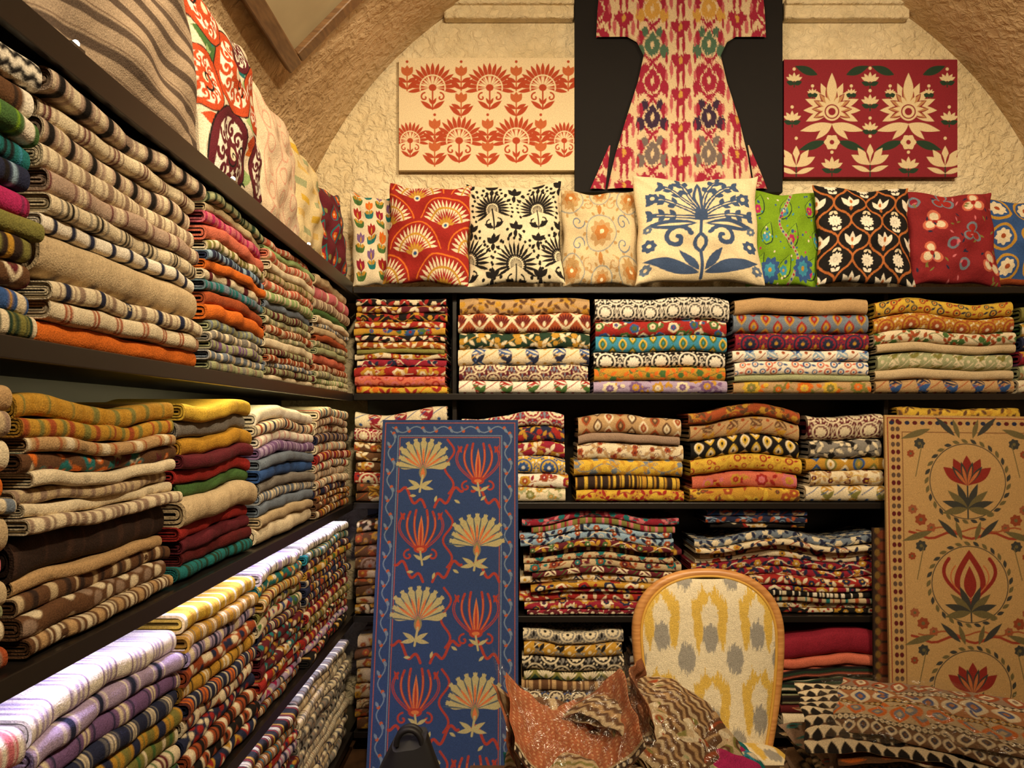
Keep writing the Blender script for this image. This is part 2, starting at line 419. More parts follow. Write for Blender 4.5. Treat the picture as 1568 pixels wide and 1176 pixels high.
def textile(mb, T, W, h, Ld, a0, z0, kind, cols, rs, S, nlay=2, cell=.0042, narc=18, top=False, dfront=0.):
    """one cloth folded in nested U layers, sheet thickness visible on the ends"""
    g = h / (2.0 * nlay)
    ph = rs.uniform(0, 6.28, 6); am = rs.uniform(.3, 1, 4)
    rr = rs.uniform(.42, .62)
    yaw = rs.uniform(-.02, .02); droop = rs.uniform(.002, .010)
    def prof(k, th, na_, nt):
        hh = h / 2 - k * g - th; r = max(hh * rr * 1.8, .003)
        d0 = k * g * .9 + th
        t = np.linspace(-math.pi / 2, math.pi / 2, na_)
        dd = d0 + r * (1 - np.sign(np.cos(t)) * np.abs(np.cos(t)) ** .8); zz = h / 2 + hh * np.sign(np.sin(t)) * np.abs(np.sin(t)) ** .85
        db = np.linspace(Ld, d0 + r, 4)[:-1]; dt = np.linspace(d0 + r, Ld, nt)[1:]
        return np.r_[db, dd, dt], np.r_[np.full(3, h / 2 - hh), zz, np.full(nt - 1, h / 2 + hh)]
    def place(A, D, Z):
        u = A / W
        lift = np.clip((z0 + Z) / .05, 0, 1)
        w = (.0030 * am[0] * np.sin(u * 9 + ph[0]) + .0020 * am[1] * np.sin(u * 21 + ph[1])) * lift
        dr = -droop * np.abs(2 * u - 1) ** 5 * np.clip((z0 + Z) / .1, 0, 1)
        Dd = D + dfront + .004 * np.sin(u * 7 + ph[2]) + .003 * np.sin(u * 17 + ph[3]) + yaw * (A - W / 2) + .0012 * np.sin(u * 40 + ph[4])
        Zz = z0 + Z + w + dr
        Zz = Zz + S(a0 + A) * Zz
        return T(a0 + A, Dd, Zz)
    nt = 30 if top else 5
    nx = max(12, int(W / cell))
    d, z = prof(0, 0, narc, nt)
    v = np.r_[0, np.cumsum(np.hypot(np.diff(d), np.diff(z)))]
    xs = np.linspace(0, W, nx)
    cv = Cv(xs, v, cols[0])
    mid = v[3 + narc // 2]
    pat(cv, kind, cols, rs, mid - .09, (v[-1] if top else mid + .1))
    P = place(xs[None, :] + 0 * v[:, None], d[:, None] + 0 * xs[None, :], z[:, None] + 0 * xs[None, :])
    mb.grid(P, cv.c)
    edge = lin(K(cols[0]))
    for k in range(nlay):
        th = g * .62
        nk = 9; e0, e1 = (0, W) if k == 0 else (rs.uniform(-.001, .007), W - rs.uniform(-.001, .007))
        do, zo = prof(k, 0, 9, 4); di, zi = prof(k, th, 9, 4)
        xk = np.linspace(e0, e1, nk)
        sh = edge * rs.uniform(.8, 1.0)
        if k:
            mb.grid(place(xk[None, :] + 0 * do[:, None], do[:, None] + 0 * xk, zo[:, None] + 0 * xk), sh)
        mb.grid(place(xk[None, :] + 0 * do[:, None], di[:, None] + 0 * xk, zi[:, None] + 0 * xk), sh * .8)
        for e in (e0, e1):
            if k == 0:
                ci = cv.c[np.clip(np.searchsorted(v, np.r_[0, np.cumsum(np.hypot(np.diff(do), np.diff(zo)))]), 0, len(v) - 1), 0 if e == e0 else -1] * .5 + sh * .5
                cap = np.stack([ci, ci])
            else:
                cap = sh
            PP = np.stack([place(np.full(len(do), e), do, zo), place(np.full(len(di), e), di, zi)])
            mb.grid(PP, cap)

def T_left(zb):
    return lambda A, D, Z: np.stack(np.broadcast_arrays(FX - .004 - D, A, zb + Z), -1)
def T_back(zb):
    return lambda A, D, Z: np.stack(np.broadcast_arrays(A, FY + .004 + D, zb + Z), -1)

def stack(side, a0, a1, shelf, items, H, seed, nlay=2, cell=.0040, narc=20, Ld=None, jit=.008, wav=.025):
    rs = np.random.RandomState(seed)
    Ld = Ld or (.32 if side == 'L' else .265)
    mb = MB(); zb = SH[shelf] if isinstance(shelf, int) else shelf
    T = (T_left if side == 'L' else T_back)(zb + .005)
    wt = [it[2] if len(it) > 2 else 1. for it in items]; tot = sum(wt)
    p = rs.uniform(0, 6, 2); aw = wav * rs.uniform(.3, 1)
    S = lambda a: aw * np.sin(a * 11 + p[0]) - .01
    z = 0.
    for i, it in enumerate(items):
        h = H * wt[i] / tot
        ja, jb = rs.uniform(0, jit * 2, 2)
        textile(mb, T, a1 - a0 - ja - jb, h * .985, Ld, a0 + ja, z, it[0], it[1], rs, S, nlay, cell, narc,
                top=(i == len(items) - 1 and zb < 1.3), dfront=rs.uniform(0, jit * 1.8))
        z += h
    return mb.build('folded_blanket_stack' if side == 'L' else 'folded_fabric_stack', FAB)

def rand_items(n, pals, kinds, seed, v=.35):
    r = random.Random(seed)
    return [(r.choice(kinds), r.choice(pals), r.uniform(1 - v, 1 + v)) for _ in range(n)]

# ---- left side, tier between 1.62 and 2.10
stack('L', .58, 1.195, 3, [('vs', ['dkgreen', 'cream', 'olive']), ('vs', ['blue', 'cream', 'mustard']), ('ikat', ['brown', 'cream', 'burg']), ('vf', ['dkbrown', 'olive', 'gold']),
    ('plain', ['olive'], .8), ('vs', ['magenta', 'burg', 'navy']), ('vf', ['navy', 'ltblue', 'black']), ('vs', ['teal', 'black', 'sky']), ('vs', ['green', 'white', 'lime']),
    ('vs', ['brown', 'white', 'black'], 1.2), ('zig', ['white', 'black', 'black'], 1.2)], .435, 11, nlay=3)
TP = (178, 154, 136)
stack('L', 1.21, 1.825, 3, [('plain', ['orange'], 1.1), ('vs', ['cream', 'rust'], 1.), ('vs', ['cream', 'navy', 'taupe'], .9), ('plain', ['beige'], 2.1), ('vs', ['white', 'navy'], .8), ('vs', ['cream', 'black', 'gray'], .9),
    ('vs', [TP, 'cream', 'burg'], 1.), ('vs', ['cream', 'taupe', 'taupe'], 1.1), ('vs', [TP, 'black', 'cream'], 1.2), ('vs', ['cream', 'burg', 'taupe'], 1.), ('vs', [TP, 'black', 'cream'], 1.1)], .445, 12, nlay=4, jit=.014)
stack('L', 1.845, 2.275, 3, [('vf', ['sage', 'gray', 'taupe']), ('vf', ['bluegray', 'cream']), ('vf', ['sage', 'purple']), ('vf', ['gray', 'cream']), ('vf', ['sage', 'bluegray']), ('plain', ['orange'], 1.5), ('plain', ['rust'], 1.3),
    ('vf', ['bluegray', 'teal']), ('vs', ['cream', 'burg']), ('plain', ['orange']), ('vf', ['navy', 'ltblue']), ('vf', ['cream', 'olive']), ('plain', ['salmon'], 1.4), ('vf', ['pink', 'magenta'], 1.2), ('plain', ['beige'], .9), ('vf', ['sage', 'dkgreen'])], .44, 13, nlay=2)
pl = [['sage', 'cream', 'gray'], ['cream', 'sage'], ['beige', 'olive'], ['bluegray', 'cream'], ['ltgreen', 'cream'], ['cream', 'taupe'], ['rust', 'cream'], ['sage', 'burg'], ['salmon', 'cream']]
stack('L', 2.295, 2.83, 3, rand_items(18, pl, ['vf', 'plain', 'plain', 'vf'], 1), .44, 14)
stack('L', 2.85, 3.42, 3, rand_items(10, pl, ['vf', 'plain', 'plain'], 2) + [('plain', ['cream']), ('plain', ['green']), ('vf', ['taupe', 'cream'], 1.6), ('vs', ['pink', 'cream'], 1.8), ('plain', ['beige'], 1.6)], .44, 15)
# ---- tier 1.13 - 1.62
stack('L', .58, 1.135, 2, [('vf', ['taupe', 'cream', 'rust']), ('vs', ['brown', 'cream']), ('plain', ['sage'], .6), ('plain', ['beige']), ('vs', ['pink', 'rust']), ('plain', ['beige'], 1.5), ('vf', ['bluegray', 'cream'], .6), ('plain', ['orange']),
    ('plain', ['cream'], 1.3), ('vs', ['beige', 'taupe']), ('plain', ['tan'])], .43, 21, nlay=3)
stack('L', 1.15, 1.705, 2, [('vs', ['brown', 'tan', 'cream']), ('chk', ['brown', 'cream', 'taupe'], 1.2), ('vf', ['brown', 'beige', 'dkbrown']), ('plain', ['tan'], .8), ('vf', ['dkbrown', (66, 44, 34), 'dkbrown'], 2.2), ('vf', ['cream', 'taupe'], .8), ('plain', ['cream'], .7),
    ('vf', ['beige', 'taupe'], .8), ('plain', ['cream'], .8), ('mix', ['brown', 'teal', 'orange', 'cream', 'burg'], 1.), ('vs', ['tan', 'cream', 'rust'], .8), ('vf', ['gold', 'rust', 'olive'], 1.), ('vf', ['gold', 'mustard', 'olive'], 1.2)], .405, 22, nlay=3, wav=.045, jit=.018)
stack('L', 1.725, 2.215, 2, [('vf', ['teal', 'dkgreen']), ('plain', ['dkred'], 1.), ('plain', ['burg'], 1.), ('plain', ['red'], 1.), ('plain', ['beige'], 2.), ('plain', ['green']), ('plain', ['red']), ('plain', ['burg']), ('plain', ['mustard'], 1.3), ('plain', ['gray'], 1.2), ('plain', ['yellow'], 1.2)], .42, 23, nlay=3, wav=.04, jit=.018)
stack('L', 2.235, 2.84, 2, [('plain', ['cream'], 1.6), ('plain', ['beige']), ('plain', ['bluegray']), ('vf', ['bluegray', 'cream']), ('plain', ['gray']), ('plain', ['blue'], 1.1), ('plain', ['bluegray']), ('vf', ['purple', 'lilac']), ('vs', ['white', 'pink']), ('vf', ['cream', 'navy', 'rust']), ('plain', ['white'], 1.2)], .41, 24)
mp = [['red', 'cream', 'navy', 'gold'], ['cream', 'red', 'green', 'blue'], ['navy', 'cream', 'rust', 'gold'], ['gold', 'burg', 'cream', 'green'], ['burg', 'cream', 'gold', 'teal'], ['black', 'cream', 'red', 'gold'], ['olive', 'cream', 'rust', 'navy'], ['lilac', 'navy', 'cream', 'magenta'], ['teal', 'cream', 'rust', 'yellow']]
stack('L', 2.86, 3.42, 2, rand_items(13, mp[:3] + [['cream', 'taupe', 'rust', 'gray'], ['brown', 'cream', 'rust', 'gold']], ['vs', 'vf', 'mix', 'vs'], 3), .42, 25)
# ---- tier .62 - 1.13
stack('L', .58, 1.165, 1, [('vs', p) for p in (['olive', 'navy', 'cream'], ['magenta', 'cream', 'navy'], ['green', 'cream', 'rust'], ['navy', 'cream', 'gold'], ['purple', 'cream', 'black'], ['rust', 'cream', 'navy'], ['pink', 'white', 'burg'])] + [('vs', ['white', 'lilac', 'pink'], 1.2)], .42, 31, nlay=3)
stack('L', 1.185, 1.715, 1, [('vs', ['gold', 'black', 'cream']), ('vs', ['navy', 'cream', 'rust']), ('chk', ['green', 'cream', 'navy']), ('vs', ['cream', 'burg', 'green']), ('vf', ['olive', 'green', 'cream']), ('vs', ['gold', 'navy', 'olive']), ('vs', ['navy', 'cream', 'gray']), ('vs', ['purple', 'cream', 'navy']), ('vs', ['lilac', 'navy', 'white']), ('vs', ['white', 'lilac', 'purple'], 1.2)], .43, 32, nlay=3)
stack('L', 1.735, 2.215, 1, [('ikat', ['navy', 'red', 'cream', 'gold']), ('ikat', ['black', 'rust', 'cream']), ('vs', ['rust', 'cream', 'black']), ('chk', ['navy', 'cream', 'red']), ('ikat', ['cream', 'navy', 'rust']), ('vs', ['navy', 'orange', 'cream']), ('vs', ['gold', 'cream', 'black']), ('chk', ['rust', 'cream', 'navy']), ('vs', ['lilac', 'cream', 'navy']), ('vs', ['gold', 'white', 'gray']), ('vf', ['yellow', 'white', 'gold'], 1.1)], .44, 33)
stack('L', 2.235, 2.70, 1, rand_items(12, mp, ['chk', 'vs', 'mix', 'ikat'], 4, .2) + [('vs', ['white', 'lilac', 'navy'], 1.2)], .44, 34)
stack('L', 2.72, 3.42, 1, rand_items(13, mp, ['chk', 'vs', 'mix', 'vf'], 5, .2) + [('vf', ['white', 'gray'], 1.2)], .44, 35, cell=.005)
for i, (a, b) in enumerate(((.9, 1.5), (1.52, 2.08), (2.1, 2.62), (2.64, 3.42))):
    mpp = mp if i < 3 else [['cream', 'gray', 'navy', 'taupe'], ['beige', 'cream', 'navy', 'gray'], ['gray', 'cream', 'black', 'taupe']]
    stack('L', a, b, 0, rand_items(13, mpp, ['chk', 'vs', 'mix', 'vf', 'ikat'], 8 + i, .2), .44, 40 + i, cell=.005)

# ---- back wall, tier 1.62 - 2.10
fl = ['flor', 'mix', 'scr', 'suz', 'leaf']
BK = dict(cell=.0032, narc=28)
stack('B', -.725, -.30, 3, [('scr', ['yellow', 'orange', 'red']), ('dots', ['salmon', 'red', 'pink'], 1.4), ('flor', ['red', 'cream', 'gold'], 1.3), ('scr', ['crimson', 'cream', 'navy'], 1.), ('flor', ['cream', 'red', 'gold'], .8), ('plain', ['olive'], .6), ('scr', ['rust', 'gold', 'cream'], 1.), ('scr', ['black', 'red', 'cream'], .8),
    ('mix', ['gold', 'blue', 'red', 'green'], 1.), ('scr', ['red', 'gold', 'cream'], .9), ('scr', ['black', 'gold', 'red'], 1.2), ('scr', ['burg', 'gold', 'cream'], 1.), ('scr', ['black', 'cream', 'red'], .9)], .435, 51, **BK)
stack('B', -.262, .342, 3, [('leaf', ['white', 'red', 'green', 'red'], 1.), ('suz', ['burg', 'cream', 'bluegray'], 1.15), ('leaf', ['cream', 'blue', 'navy', 'gold'], 1.25), ('scr', ['dkgreen', 'gold', 'cream'], 1.2), ('tri', ['cream', 'dkred', 'rust'], 1.35), ('scr', ['tan', 'gold', 'brown'], 1.2)], .44, 52, **BK)
stack('B', .352, .968, 3, [('flor', ['lilac', 'gold', 'cream', 'purple'], 1.), ('scr', ['gold', 'green', 'orange'], 1.), ('suz', ['black', 'white', 'white'], 1.2), ('ikat', ['sky', 'yellow', 'green'], 1.15), ('flor', ['red', 'cream', 'blue', 'green'], 1.2), ('suz', ['black', 'white', 'white'], 1.7)], .44, 53, **BK)
stack('B', .982, 1.608, 3, [('flor', ['tan', 'orange', 'yellow', 'olive'], 1.), ('plain', ['sage'], .5), ('dots', ['white', 'blue', 'salmon'], 1.1), ('leaf', ['white', 'ltblue', 'blue', 'rust'], .9), ('suz', ['crimson', 'navy', 'gold'], 1.3), ('ikat', ['bluegray', 'gold', 'red'], 1.6), ('plain', ['tan'], 1.2)], .435, 54, **BK)
stack('B', 1.625, 2.265, 3, [('leaf', ['tan', 'navy', 'blue', 'rust'], 1.1), ('plain', ['beige'], .8), ('leaf', ['sage', 'cream', 'olive'], 1.3), ('plain', ['beige'], .7), ('scr', ['cream', 'green', 'rust'], 1.), ('suz', ['gold', 'rust', 'cream'], 1.2), ('dots', ['yellow', 'red', 'navy'], 1.2)], .425, 55, wav=.06, **BK)
stack('B', 2.275, 2.73, 3, [('leaf', ['cream', 'blue', 'gold', 'rust']), ('dots', ['sage', 'rust', 'cream']), ('mix', ['crimson', 'blue', 'gold', 'cream']), ('mix', ['navy', 'rust', 'gold', 'cream']), ('scr', ['green', 'cream', 'gold']), ('plain', ['olive'])], .40, 56)
# ---- back wall, tier 1.13 - 1.62
stack('B', -.725, -.29, 2, rand_items(6, [['brown', 'gold', 'cream', 'rust'], ['dkbrown', 'rust', 'cream'], ['red', 'cream', 'navy'], ['beige', 'brown', 'rust']], fl, 10) + [('suz', ['crimson', 'cream', 'white'], 1.3), ('leaf', ['cream', 'red', 'crimson', 'blue'], 1.4)], .42, 61, wav=.06, **BK)
stack('B', -.255, .245, 2, [('flor', ['cream', 'gold', 'olive', 'sage']), ('flor', ['white', 'crimson', 'gold', 'rust']), ('suz', ['yellow', 'blue', 'white'], 1.2), ('scr', ['crimson', 'gold', 'cream'], 1.), ('scr', ['navy', 'red', 'gold'], 1.1), ('suz', ['crimson', 'cream', 'bluegray'], 1.)], .40, 62, wav=.05, jit=.012, **BK)
stack('B', .265, .768, 2, [('scr', ['yellow', 'crimson', 'red', 'gold'], .9), ('vf', ['dkbrown', 'gold', 'yellow'], .9), ('scr', ['yellow', 'bluegray', 'gold'], 1.1), ('scr', ['cream', 'burg', 'tan', 'rust'], 1.2), ('plain', ['taupe'], .6), ('ikat', ['tan', 'rust', 'brown', 'cream'], 1.3)], .395, 63, wav=.07, jit=.014, **BK)
stack('B', .778, 1.302, 2, [('mix', ['gold', 'yellow', 'brown', 'rust'], .9), ('flor', ['salmon', 'red', 'pink', 'gold'], 1.1), ('dots', ['yellow', 'red', 'gold'], 1.1), ('ikat', ['black', 'cream', 'yellow'], 1.2), ('leaf', ['tan', 'brown', 'gold', 'rust'], 1.2), ('scr', ['rust', 'gold', 'brown'], .8)], .43, 64, wav=.08, jit=.016, **BK)
stack('B', 1.312, 1.675, 2, [('leaf', ['cream', 'gold', 'olive', 'blue'], 1.1), ('scr', ['cream', 'yellow', 'tan', 'burg'], 1.), ('ikat', ['gold', 'blue', 'olive', 'cream'], .8), ('scr', ['gray', 'black', 'cream'], 1.2), ('suz', ['burg', 'cream', 'cream'], 1.6)], .40, 65, wav=.06, jit=.012, **BK)
stack('B', 1.725, 2.30, 2, rand_items(6, [['crimson', 'cream', 'gold'], ['yellow', 'rust', 'gold'], ['cream', 'navy', 'gold']], fl, 12) + [('scr', ['yellow', 'gold', 'brown'], 1.)], .43, 66)
# ---- back wall, tier .62 - 1.13
bp = [['crimson', 'cream', 'navy', 'gold'], ['cream', 'crimson', 'green', 'gold'], ['red', 'gold', 'cream', 'navy'], ['beige', 'burg', 'teal', 'rust'], ['black', 'white', 'cream', 'white'], ['gold', 'red', 'navy', 'cream'], ['burg', 'cream', 'gold', 'green'], ['cream', 'navy', 'red', 'gold'], ['sage', 'crimson', 'cream', 'navy'], ['ltblue', 'cream', 'navy', 'rust']]
stack('B', -.725, -.29, 1, rand_items(9, [['brown', 'taupe', 'rust', 'gold'], ['dkbrown', 'rust', 'cream', 'gold'], ['beige', 'brown', 'rust', 'gold']], fl, 13), .43, 71)
stack('B', -.255, .0, 1, rand_items(9, bp, fl, 14), .43, 72)
stack('B', .02, .770, 1, [('leaf', ['burg', 'cream', 'crimson', 'cream'], .8)] + rand_items(12, bp, ['mix', 'flor', 'leaf', 'scr', 'vf'], 15) + [('vf', ['olive', 'crimson', 'pink'], 1.), ('scr', ['crimson', 'teal', 'pink'], 1.)], .455, 73, wav=.08, jit=.03, **BK)
stack('B', .80, 1.66, 1, [('mix', ['black', 'cream', 'red', 'gold'], .8)] + rand_items(8, bp, ['mix', 'flor', 'scr', 'vf'], 16) + [('flor', ['cream', 'crimson', 'gold', 'navy'], .9), ('scr', ['cream', 'rust', 'navy', 'gold'], .9), ('scr', ['bluegray', 'cream', 'navy'], 1.3)], .365, 74, wav=.07, jit=.03, **BK)
stack('B', .85, 1.34, .62 + .392, [('mix', ['black', 'cream', 'gold', 'red'], .9), ('scr', ['navy', 'ltblue', 'rust'], 1.), ('leaf', ['blue', 'orange', 'cream', 'rust'], 1.)], .08, 75, wav=.02, jit=.02, Ld=.25)
stack('B', 1.725, 2.4, 1, rand_items(8, bp, fl, 17), .42, 76)
# ---- back wall, tier .10 - .62
stack('B', -.725, -.29, 0, rand_items(8, [['brown', 'taupe', 'rust', 'gold'], ['beige', 'brown', 'rust', 'gold']], fl, 18), .42, 81)
stack('B', -.255, .0, 0, rand_items(8, bp, fl, 19), .42, 82)
stack('B', .03, .50, 0, [('mix', ['cream', 'teal', 'navy', 'gray'], 1.2), ('suz', ['cream', 'black', 'black'], 1.), ('suz', ['dkbrown', 'cream', 'blue'], 1.), ('vf', ['brown', 'tan'], .8), ('tri', ['olive', 'cream', 'dkgreen'], .8), ('suz', ['black', 'cream', 'gray'], 1.2), ('leaf', ['gold', 'gray', 'black', 'cream'], 1.1), ('suz', ['gray', 'cream', 'black'], 1.)], .455, 83, wav=.04, **BK)
stack('B', .52, 1.17, 0, rand_items(8, [['dkbrown', 'brown', 'rust'], ['black', 'gray', 'brown']], ['vf', 'scr', 'plain'], 20), .40, 84)
stack('B', 1.20, 1.69, 0, [('plain', ['cream'], 1.4), ('plain', ['dkred'], .6), ('hs', ['dkbrown', 'sage', 'black'], 1.), ('hs', ['dkgreen', 'cream', 'black'], 1.), ('hs', ['black', 'salmon', 'dkgreen'], 1.), ('plain', ['salmon'], .8), ('plain', ['crimson'], 2.)], .45, 85, wav=.07)
stack('B', 1.725, 2.4, 0, rand_items(8, bp, fl, 21), .42, 86)

# ------------------------------------------------------------------ cushions
def cushion(name, cen, w, h, th, painter, base, yaw=0., lean=.2, roll=0., N=190, seed=0, pinch=.07):
    rs = np.random.RandomState(seed)
    t = np.linspace(0, 1, N); cv = Cv(t, t, base); painter(cv, rs); cv.mottle(.035, rs)
    ph = rs.uniform(0, 6.28, 10)
    def surf(n, sgn):
        s = np.linspace(-1, 1, n); s = np.sin(s * math.pi / 2) * .35 + s * .65
        U, V = np.meshgrid(s, s)
        e = np.clip((1 - U * U) * (1 - V * V), 0, 1)
        p = e ** .42
        wr = .008 * np.sin(5 * U + 4 * V + ph[0]) + .005 * np.sin(9 * U - 6 * V + ph[1]) + .005 * np.sin(12 * V + 3 * U + ph[2])
        cr = .012 * np.exp(-((np.abs(U) - np.abs(V)) / .14) ** 2) * np.clip(np.abs(U) - .4, 0, 1) * np.sin(ph[5] + 16 * (U + V))
        X = U * w / 2 * (1 - pinch * (1 - V * V)) + .004 * np.sin(7 * V + ph[3])
        Z = V * h / 2 * (1 - pinch * (1 - U * U)) + .005 * np.sin(6 * U + ph[4]) - .012 * (1 - U * U) * (V > 0) * V
        Y = sgn * (p * th / 2 + wr * p) + cr
        return np.stack([X, Y, Z], -1), (U + 1) / 2, (V + 1) / 2
    M = Matrix.Translation(cen) @ Matrix.Rotation(yaw, 4, 'Z') @ Matrix.Rotation(-lean, 4, 'X') @ Matrix.Rotation(roll, 4, 'Y')
    R = np.array(M.to_3x3()); tr = np.array(M.translation)
    mb = MB()
    P, u, v = surf(N, -1)
    mb.grid(P @ R.T + tr, cv.sample(u, v))
    P, u, v = surf(60, 1)
    mb.grid(P @ R.T + tr, lin(K(base)) * .9)
    return mb.build(name, FAB)

def p_tulips(cv, r):
    for j, y in enumerate((.16, .44, .72, .98)):
        for i, x in enumerate((.14, .38, .62, .86)):
            yy = y + (i % 2) * .1
            cv.line([(x, yy - .12), (x, yy)], .014, 'green')
            c1 = ('crimson', 'purple', 'red', 'orange')[(i + j) % 4]
            for a in (1.57, 1.0, 2.14): cv.petal(x, yy - .03, .14, .038, a, c1, 1.1)
            cv.petal(x, yy - .02, .08, .014, 1.57, 'gold')
            for s in (-1, 1): cv.petal(x, yy - .12, .13, .036, 1.57 + s * .9, 'teal' if i % 2 else 'green', .9)
            for s in (-1, 1): cv.petal(x, yy - .06, .09, .022, 1.57 + s * 1.3, 'gold', 1)
def p_fansred(cv, r):
    for j, y in enumerate((-.06, .24, .54, .84)):
        for x in np.arange(-.0 + (j % 2) * .36, 1.4, .72):
            cv.fan(x, y, .30, 15, 1.25, 'cream', w=.014, p=2.2); cv.arc(x, y, .20, .3, 2.84, .02, 'gold'); cv.fan(x, y, .17, 11, 1.2, 'red', w=.010)
            cv.fan(x, y, .12, 7, 1.2, 'gold', w=.014); cv.ell(x, y + .01, .04, .035, 'cream'); cv.ell(x, y + .01, .02, .018, 'blue')
            cv.arc(x, y, .325, .25, 2.89, .016, 'orange')
def p_bw(cv, r):
    k = C['black']
    for x, y in ((.27, .70), (.76, .70), (.5, .14), (.0, .22), (1., .22)):
        s = .20 if y > .5 else .23
        cv.fan(x, y, s, 17, 2.0, k, w=.014, p=1.6); cv.arc(x, y, s * .42, -.4, 3.54, .018, k); cv.arc(x, y, s * .3, -.4, 3.54, .010, 'cream')
        for q in range(17):
            a = 1.57 - 2.0 + 4.0 * q / 16; cv.ell(x + s * 1.08 * math.cos(a), y + s * 1.08 * math.sin(a), .015, .015, k)
        cv.line([(x, y), (x, y - .19)], .016, k)
        for t in (-1, 1): cv.spiral(x + t * .05, y - .13, .045, 1.57, .9, .015, k, -t); cv.petal(x, y - .18, .12, .024, 1.57 - t * 1.1, k)
    for x, y in ((.51, .90), (.51, .50), (.02, .53), (1., .53), (.27, .40), (.76, .40), (.02, .95), (.99, .95), (.25, .07), (.75, .07), (.27, .97), (.76, .97)):
        for a in (1.57, .75, 2.39): cv.petal(x, y - .03, .10, .025, a, k)
        cv.petal(x, y - .02, .09, .022, -1.57, k)
        for t in (-1, 1): cv.ell(x + t * .09, y - .03, .017, .017, k); cv.petal(x + t * .03, y - .06, .07, .015, -.8 if t > 0 else -2.34, k)
def p_beige(cv, r):
    for cx, cy, R in ((.5, .5, .2), (.12, .12, .16), (.88, .12, .16), (.12, .88, .16), (.88, .88, .16), (.5, .03, .13), (.5, .97, .13)):
        cv.ell(cx, cy, R, R, (150, 152, 148), ring=.014); cv.flower(cx, cy, R * .8, 9, (180, 146, 100), (180, 116, 60)); cv.flower(cx, cy, R * .5, 6, (176, 116, 58), 'cream')
        for q in range(10): cv.petal(cx + R * math.cos(q * .63), cy + R * math.sin(q * .63), .06, .016, q * .63 + .5, (176, 142, 92))
    for s in (-1, 1):
        for t in (-1, 1):
            cv.spiral(.5 + s * .3, .5 + t * .12, .09, 0, 1.2, .014, 'bluegray', s * t); cv.spiral(.5 + s * .16, .5 + t * .33, .08, 1.5, 1.1, .014, 'tan', s * t)
            for a in range(5): cv.petal(.5 + s * .36, .5 + t * .3, .08, .018, a * 1.26, (176, 142, 92))
            cv.petal(.5, .5 + t * .2, .14, .03, 1.57 * t, (180, 124, 66))
def p_bluetree(cv, r):
    b = (60, 80, 116); b2 = (92, 108, 134); g = (226, 208, 170)
    cv.line([(.5, .02), (.5, .62)], .026, b)
    for s in (-1, 1):
        for q, (x1, y1, wd) in enumerate(((.92, .58, .03), (.90, .73, .03), (.80, .86, .032), (.66, .92, .03))):
            t = np.linspace(0, 1, 16); ex = .5 + s * (x1 - .5)
            bx = .5 + (ex - .5) * t ** 1.2; by = .54 + (y1 - .54) * np.sin(t * 1.57)
            cv.line(np.c_[bx, by], .040, b); cv.line(np.c_[bx[3:14], by[3:14]], .010, g)
            for k in range(8, 16, 3):
                a = math.atan2(by[k] - by[k - 1], bx[k] - bx[k - 1]); cv.petal(bx[k], by[k], .08, .022, a + .8, b); cv.petal(bx[k], by[k], .08, .022, a - .8, b)
        cv.spiral(.5 + s * .19, .36, .12, 1.57 + s * 1.2, 1.1, .040, b, -s)
        cv.petal(.5 + s * .03, .50, .42, .05, 1.57 - s * 1.62, b, 1.); cv.petal(.5 + s * .08, .495, .28, .012, 1.57 - s * 1.62, g, 1.)
        cv.petal(.5 + s * .02, .06, .46, .055, 1.57 - s * 1.32, b, .9); cv.petal(.5 + s * .02, .08, .24, .036, 1.57 - s * .7, b, .9)
        for x_, y_, r_ in ((.37, .74, .06), (.41, .30, .065), (.43, .45, .04), (.44, .10, .05)): cv.flower(.5 + s * x_, y_, r_, 7, b2 if r_ < .055 else b, g)
    cv.petal(.5, .52, .44, .04, 1.57, b, 1.3); cv.petal(.5, .62, .28, .014, 1.57, g, 1.3)
    cv.petal(.5, .22, .20, .06, 1.57, b); cv.petal(.5, .26, .12, .028, 1.57, g)
def p_green(cv, r):
    for k in range(9):
        x, y = .1 + (k % 3) * .36 + .1 * (k // 3 % 2), .15 + (k // 3) * .32
        cv.petal(x, y - .1, .27, .085, 1.2, 'dkgreen', .7); cv.petal(x, y - .09, .25, .073, 1.2, C['lime'], .7)
        cv.flower(x + .02, y - .02, .055, 7, 'sky' if k % 2 else 'magenta', 'gold'); cv.ell(x + .04, y + .06, .02, .02, 'blue')
    xs = np.linspace(0, 1, 30); cv.line(np.c_[.55 + .12 * np.sin(xs * 7), xs], .04, 'sage')
    for i in range(24):
        cv.ell(.55 + .12 * math.sin(i / 24 * 7), i / 24, .014, .014, ('magenta', 'blue', 'crimson')[i % 3])
    for i in range(60):
        cv.ell(r.rand(), r.rand(), .012, .012, ('sky', 'blue', 'magenta', 'cream')[i % 4])
    for x, y in ((.3, .12), (.75, .15)): cv.flower(x, y, .14, 10, 'blue', 'crimson'); cv.flower(x, y, .08, 8, 'sky', 'gold')
